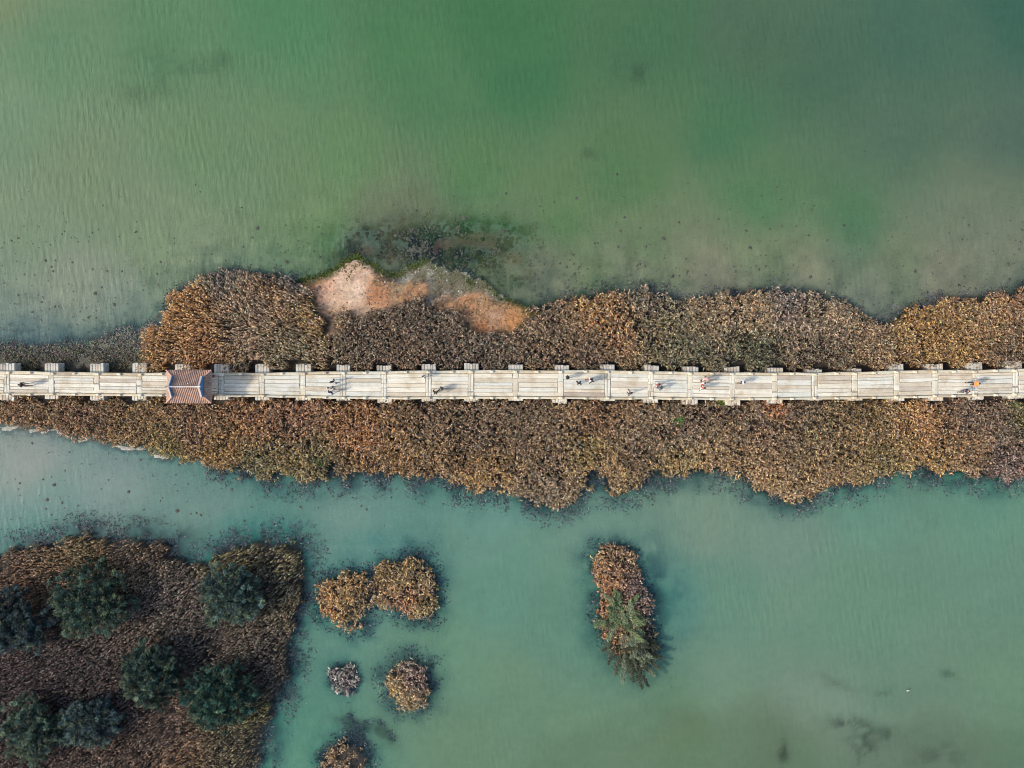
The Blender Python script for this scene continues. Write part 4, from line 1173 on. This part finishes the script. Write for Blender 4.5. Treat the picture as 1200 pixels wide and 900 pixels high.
# cover-tile rows
def row_mesh(path, r):
    v = []; f = []; n_ = len(path)
    p = [Vector(q) for q in path]
    for i, q in enumerate(p):
        d = (p[min(i + 1, n_ - 1)] - p[max(i - 1, 0)]).normalized()
        sd_ = d.cross(Vector((0, 0, 1))).normalized(); up = sd_.cross(d).normalized()
        if up.z < 0: up = -up
        for a in (0, 45, 90, 135, 180):
            v.append(q + sd_ * math.cos(R(a)) * r + up * math.sin(R(a)) * r)
    for i in range(n_ - 1):
        for k in range(4):
            a = i * 5 + k; f.append((a, a + 1, a + 6, a + 5))
    f.append((4, 3, 2, 1, 0)); b = (n_ - 1) * 5; f.append((b, b + 1, b + 2, b + 3, b + 4))
    return v, f
nrow = 25
for sy in (1, -1):
    for i in range(nrow):
        x_ = -HX + .1 + (2 * HX - .2) * i / (nrow - 1)
        v0 = 0.03 if abs(x_) < GX - .08 else vg + (1 - vg) * (abs(x_) - GX) / (HX - GX) + .02
        if v0 > .95: continue
        path = [(x_, sy * HY * v, slope_z(v) + lift(x_, v) + .01) for v in np.linspace(v0, 1.01, 7)]
        v_, f_ = row_mesh(path, .062)
        link_mesh('tile_row', mesh_from('tile_row', v_, f_, M['tile'], True), roof)
for sx in (1, -1):
    nr = 19
    for i in range(nr):
        y_ = -HY + .12 + (2 * HY - .24) * i / (nr - 1)
        v0 = vg if abs(y_) < HY * vg else abs(y_) / HY
        if v0 > .96: continue
        path = []
        for v in np.linspace(v0 + .02, 1.01, 5):
            t_ = (v - vg) / (1 - vg)
            path.append((sx * (GX + (HX - GX) * t_), y_, slope_z(v) + .02 + lift(HX, v) * (abs(y_) / HY) ** 4))
        v_, f_ = row_mesh(path, .062)
        link_mesh('tile_row', mesh_from('tile_row', v_, f_, M['tile'], True), roof)
def beam_path(name, path, w_, h_, mat, parent):
    v = []; f = []; p = [Vector(q) for q in path]; n_ = len(p)
    for i, q in enumerate(p):
        d = (p[min(i + 1, n_ - 1)] - p[max(i - 1, 0)]); d.z = 0; d.normalize()
        s_ = Vector((-d.y, d.x, 0)) * w_ / 2
        ww = 1.0
        v += [q - s_ * ww, q + s_ * ww, q + s_ * ww * .8 + Vector((0, 0, h_)), q - s_ * ww * .8 + Vector((0, 0, h_))]
    for i in range(n_ - 1):
        a = i * 4
        for k in range(4):
            k2 = (k + 1) % 4; f.append((a + k, a + k2, a + 4 + k2, a + 4 + k))
    f.append((3, 2, 1, 0)); b = (n_ - 1) * 4; f.append((b, b + 1, b + 2, b + 3))
    return link_mesh(name, mesh_from(name, v, f, mat), parent)
rd = [(x_, 0, ZR - .05 + .22 * (abs(x_) / GX) ** 4) for x_ in np.linspace(-GX - .28, GX + .28, 15)]
beam_path('main_ridge', rd, .20, .26, M['ridge'], roof)
for sx in (1, -1):
    for sy in (1, -1):
        # descending ridge beside the gable, then corner ridge out to the eave tip
        path = [(sx * GX, sy * HY * v, slope_z(v)) for v in np.linspace(0.04, vg + .08, 6)]
        dr = beam_path('descending_ridge', path, .20, .44, M['ridge_shade'], roof)
        cap = beam_path('ridge_cap', [(q[0], q[1], q[2] + .443) for q in path], .22, .07, M['ridge'], roof)
        path = []
        for t_ in np.linspace(.1, 1.0, 7):
            v = vg + (1 - vg) * t_
            path.append((sx * (GX + (HX - GX) * t_), sy * HY * v, slope_z(min(v, 1)) + lift(HX, min(v, 1)) + .02 + .12 * max(0, t_ - .6)))
        beam_path('corner_ridge', path, .17, .16, M['ridge_pink'], roof)
    # gable wall, its sky-lit blue shade put into the colour
    gv = [(sx * (GX - .06), -HY * vg, slope_z(vg)), (sx * (GX - .06), HY * vg, slope_z(vg)), (sx * (GX - .06), 0, ZR - .02), (sx * (GX + .05), -HY * vg, slope_z(vg)), (sx * (GX + .05), HY * vg, slope_z(vg)), (sx * (GX + .05), 0, ZR - .02)]
    link_mesh('gable', mesh_from('gable', gv, [(0, 1, 2), (5, 4, 3), (0, 3, 4, 1), (1, 4, 5, 2), (2, 5, 3, 0)], M['ridge_shade']), roof)
for sx in (-1, -.33, .33, 1):
    for sy in (-1, 1):
        bm = bmesh.new(); tube(bm, (0, 0, .17), (0, 0, ZE + .1), .13, .12, 10)
        tube(bm, (0, 0, 0), (0, 0, .18), .2, .18, 10)
        link_mesh('column', bm_mesh('column', bm, M['wood'], False), pav, (sx * (HX - .9), sy * (HY - .72), 0.18))
for sy in (-1, 1):
    link_mesh('eave_beam', box_mesh('eave_beam', 2 * (HX - .7), .18, .26, M['wood'], .01, 0), pav, (0, sy * (HY - .72), ZE + .12))
for sx in (-1, 1):
    link_mesh('eave_beam', box_mesh('eave_beam', 2 * (HY - .85), .16, .24, M['wood'], .01, 0), pav, (sx * (HX - .9), 0, ZE + .10), (0, 0, R(90)))

# ------------------------------------------------------------------ people
def skin_mesh(name, verts, edges, radii, mat, sub=1):
    me = bpy.data.meshes.new(name + '_cage')
    me.from_pydata(verts, edges, [])
    o = bpy.data.objects.new(name + '_cage', me)
    COL.objects.link(o)
    o.modifiers.new('skin', 'SKIN')
    me.skin_vertices  # layer exists once the modifier is there
    if not me.skin_vertices:
        bpy.context.view_layer.objects.active = o
        bpy.ops.mesh.customdata_skin_add()
    for i, r_ in enumerate(radii):
        sv = me.skin_vertices[0].data[i]
        rr = r_ if hasattr(r_, '__len__') else (r_, r_)
        sv.radius = rr; sv.use_root = (i == 0)
    m2 = o.modifiers.new('sub', 'SUBSURF'); m2.levels = sub; m2.render_levels = sub
    bpy.context.view_layer.update()
    dg = bpy.context.evaluated_depsgraph_get()
    out_ = bpy.data.meshes.new_from_object(o.evaluated_get(dg))
    bpy.data.objects.remove(o)
    out_.name = name
    out_.materials.clear(); out_.materials.append(mat)
    out_.polygons.foreach_set('use_smooth', [True] * len(out_.polygons))
    return out_

M['skin'] = mat_simple('skin', (0.50, 0.30, 0.21), 0.6, 0.06)
M['hair'] = mat_simple('black_hair', (0.012, 0.011, 0.012), 0.5, 0.2)
M['shoe'] = mat_simple('dark_shoes', (0.03, 0.03, 0.032), 0.6, 0.2)
def cloth(name, c): return mat_simple(name, c, 0.85, 0.12, 9)
CL = {'black': cloth('black_cloth', (.015, .015, .018)), 'navy': cloth('navy_cloth', (.012, .014, .045)), 'white': cloth('white_cloth', (.72, .72, .70)), 'red': cloth('red_cloth', (.45, .06, .05)),
      'orange': cloth('orange_cloth', (.85, .24, .03)), 'grey': cloth('grey_cloth', (.2, .2, .22)), 'blue': cloth('pale_blue_cloth', (.42, .50, .66)), 'pink': cloth('pink_cloth', (.62, .32, .30)), 'slate': cloth('slate_cloth', (.06, .08, .12))}

def person_meshes(stride, swing):
    """body facing +X; stride and swing in metres; returns the shared meshes"""
    V = []; E = []; Rr = []
    def v(p, r_, par=None):
        V.append(p); Rr.append(r_)
        if par is not None: E.append((par, len(V) - 1))
        return len(V) - 1
    pel = v((0, 0, .95), (.10, .15)); sp = v((.0, 0, 1.14), (.10, .13), pel); ch = v((.01, 0, 1.33), (.11, .16), sp)
    nk = v((.015, 0, 1.47), .055, ch); jaw = v((.03, 0, 1.54), (.065, .06), nk); hd = v((.03, 0, 1.62), (.095, .08), jaw); v((.02, 0, 1.69), (.06, .055), hd)
    v((.135, 0, 1.59), .014, hd)                                   # nose
    for s_ in (1, -1): v((.03, s_ * .088, 1.60), .016, hd)         # ears
    arms = []; legs = []
    for s_ in (1, -1):
        sh = v((.0, s_ * .19, 1.40), .058, ch)
        sw = swing * s_
        el = v((-.02 + sw * .4, s_ * .24, 1.13), .045, sh)
        wr = v((.06 + sw, s_ * .25, .89), .028, el)
        pm = v((.075 + sw * 1.1, s_ * .245, .83), (.034, .020), wr)
        for k, fy in enumerate((-.024, -.008, .008, .024)):
            k1 = v((.09 + sw * 1.12 + .004 * k, s_ * .24 + fy, .765), .0095, pm)
            v((.085 + sw * 1.12, s_ * .235 + fy, (.715, .705, .71, .73)[k]), .008, k1)
        t1 = v((.12 + sw * 1.1, s_ * .235, .80), .011, pm); v((.125 + sw * 1.12, s_ * .23, .765), .009, t1)
        arms.append((V[sh], V[el], V[wr]))
        hp = v((0, s_ * .095, .89), .085, pel)
        st = -stride * s_
        kn = v((.04 + st * .5, s_ * .10, .49), .058, hp)
        an = v((-.01 + st, s_ * .10, .09), .038, kn)
        v((.15 + st, s_ * .115, .035), .032, an)
        legs.append((V[hp], V[kn], V[an]))
    body = skin_mesh('body', V, E, Rr, M['skin'])
    # jacket
    V2 = [(0, 0, .90), (0, 0, 1.14), (.01, 0, 1.33), (.012, 0, 1.43)]; E2 = [(0, 1), (1, 2), (2, 3)]; R2 = [(.125, .175), (.12, .155), (.13, .185), (.085, .10)]
    for a in arms:
        b = len(V2); V2 += [a[0], a[1], tuple(Vector(a[1]).lerp(Vector(a[2]), .92))]; E2 += [(2, b), (b, b + 1), (b + 1, b + 2)]; R2 += [.078, .062, .045]
    jacket = skin_mesh('jacket', V2, E2, R2, CL['black'])
    V3 = [(0, 0, .97), (0, 0, .90)]; E3 = [(0, 1)]; R3 = [(.115, .16), (.12, .165)]
    for a in legs:
        b = len(V3); V3 += [a[0], a[1], tuple(Vector(a[1]).lerp(Vector(a[2]), .93))]; E3 += [(1, b), (b, b + 1), (b + 1, b + 2)]; R3 += [.10, .074, .056]
    trousers = skin_mesh('trousers', V3, E3, R3, CL['black'])
    bm = bmesh.new()
    bmesh.ops.create_uvsphere(bm, u_segments=14, v_segments=9, radius=1)
    for q in bm.verts:
        z_ = q.co.z
        if q.co.x > .45 and z_ < .35: q.co.x = .45
        q.co = Vector((q.co.x * .118 + .012, q.co.y * .104, z_ * .12 + 1.635))
    hair = bm_mesh('hair', bm, M['hair'], True)
    shoes = []
    for a in legs:
        bm = bmesh.new()
        m4 = Matrix.Translation((a[2][0] + .06, a[2][1] * 1.08, .045)) @ Matrix.Diagonal((.28, .105, .09, 1))
        bmesh.ops.create_cube(bm, size=1, matrix=m4)
        bmesh.ops.bevel(bm, geom=bm.edges[:], offset=.028, segments=2, affect='EDGES')
        shoes.append(bm_mesh('shoe', bm, M['shoe'], True))
    return body, jacket, trousers, hair, shoes
POSES = [person_meshes(.27, .17), person_meshes(-.22, -.14), person_meshes(.04, .02)]
bm = bmesh.new()
bmesh.ops.create_cone(bm, cap_ends=True, segments=18, radius1=.21, radius2=.185, depth=.02, matrix=Matrix.Translation((.02, 0, 1.70)))
bmesh.ops.create_cone(bm, cap_ends=True, segments=18, radius1=.115, radius2=.085, depth=.10, matrix=Matrix.Translation((.02, 0, 1.755)))
HAT = bm_mesh('sun_hat', bm, CL['pink'])

def person(px, py, face, pose, top, legs_, label, hat=None, hair=True, scale=1.0, hairmat=None):
    z = DECK_Z
    x_, y_ = P(px, py, z + .9)
    r_ = empty('person', (x_, y_, z + .01), R(face))
    r_.scale = (scale * 1.08,) * 3
    tag(r_, label, 'person', 'people walking on the bridge')
    body, jk, tr, hr, sh = POSES[pose]
    link_mesh('body', body, r_)
    for nm, me_, mt in (('jacket', jk, top), ('trousers', tr, legs_)):
        o = link_mesh(nm, me_, r_)
        o.material_slots[0].link = 'OBJECT'; o.material_slots[0].material = CL[mt]
    if hat:
        o = link_mesh('sun_hat', HAT, r_); o.material_slots[0].link = 'OBJECT'; o.material_slots[0].material = CL[hat]
    link_mesh('hair', hr, r_)
    for s_ in sh: link_mesh('shoe', s_, r_)
    return r_

person(28.5, 451, 180, 0, 'black', 'black', 'person in black walking alone on the bridge near the left edge, left of the pavilion', scale=1.05)
person(390, 447.5, 100, 1, 'black', 'white', 'uppermost of three people in a row across the bridge, in dark jacket and white trousers')
person(386.5, 454.5, 100, 2, 'white', 'slate', 'middle of three people in a row across the bridge, in a white top')
person(388, 459.5, 90, 0, 'navy', 'blue', 'lowest of three people in a row across the bridge, in a navy jacket')
person(496.5, 441, 200, 2, 'white', 'blue', 'person in white leaning by the upper kerb just above the larger dark group')
person(510.5, 459.5, 60, 0, 'black', 'black', 'broad person in black on the lower side of the bridge left of centre', scale=1.12)
person(517.5, 455, 30, 2, 'black', 'grey', 'small dark person a step ahead of the broad person in black', scale=.85)
person(664.5, 442.5, 0, 2, 'grey', 'black', 'person in a grey top with dark hat beside the upper kerb right of centre', hat='black')
person(678.5, 448.5, 300, 1, 'black', 'black', 'lone person in black in the middle of the deck between two others')
person(691, 444.5, 200, 0, 'white', 'red', 'person in white top and red trousers with a companion in black')
person(693.5, 446, 220, 1, 'black', 'black', 'person in black shoulder to shoulder with one in white and red')
person(738, 460.5, 110, 0, 'black', 'grey', 'lone dark dressed person close to the lower kerb right of centre')
person(770.5, 450.5, 300, 0, 'red', 'white', 'person in red and white walking with a slate dressed companion')
person(773.5, 454.5, 320, 1, 'slate', 'slate', 'person in slate blue beside the one in red and white')
person(826.5, 444.5, 70, 0, 'pink', 'white', 'person in a pink sun hat, uppermost of a close group of three', hat='pink')
person(824, 449, 80, 1, 'white', 'red', 'person in a white top and red trousers, middle of a close group of three')
person(823.5, 454.5, 80, 0, 'red', 'white', 'person in red top and white trousers, lowest of a close group of three')
person(870, 448, 180, 1, 'blue', 'black', 'person in pale blue walking alone right of the group of three')
person(1141, 449.5, 180, 0, 'orange', 'black', 'person in a bright orange jacket near the right end of the bridge', scale=1.12)
person(1130.5, 458.5, 180, 1, 'navy', 'navy', 'person in navy below and left of the orange jacket')

# ------------------------------------------------------------------ a wading egret
M['feather'] = mat_simple('white_feathers', (.42, .43, .42), .7, .05)
M['beak'] = mat_simple('beak_and_legs', (.05, .05, .04), .5, .2)
def egret(px, py, face, label, s=1.0):
    x_, y_ = P(px, py, .5)
    r_ = empty('egret', (x_, y_, 0), R(face)); r_.scale = (s,) * 3
    tag(r_, label, 'bird')
    b = skin_mesh('body', [(-.30, 0, .42), (-.15, 0, .48), (.05, 0, .55), (.17, 0, .62), (.20, 0, .76), (.15, 0, .88), (.20, 0, .98), (.27, 0, .99)], [(i, i + 1) for i in range(7)], [.03, .09, .12, .06, .03, .025, .035, .03], M['feather'])
    link_mesh('body', b, r_)
    for s_ in (1, -1):
        bm = bmesh.new(); bmesh.ops.create_uvsphere(bm, u_segments=10, v_segments=6, radius=1, matrix=Matrix.Translation((-.08, s_ * .085, .52)) @ Matrix.Rotation(R(-18), 4, 'Y') @ Matrix.Diagonal((.24, .035, .09, 1)))
        link_mesh('wing', bm_mesh('wing', bm, M['feather'], True), r_)
        bm = bmesh.new(); tube(bm, (-.02, s_ * .05, .46), (.03, s_ * .05, .22), .012, .01, 6); tube(bm, (.03, s_ * .05, .22), (-.01, s_ * .05, -.25), .01, .01, 6)
        link_mesh('leg', bm_mesh('leg', bm, M['beak'], True), r_)
    bm = bmesh.new(); tube(bm, (.29, 0, .99), (.42, 0, .97), .014, .003, 6)
    link_mesh('beak', bm_mesh('beak', bm, M['beak'], True), r_)
egret(1065, 810, 30, 'small pale egret wading in the open water at the lower right', .6)
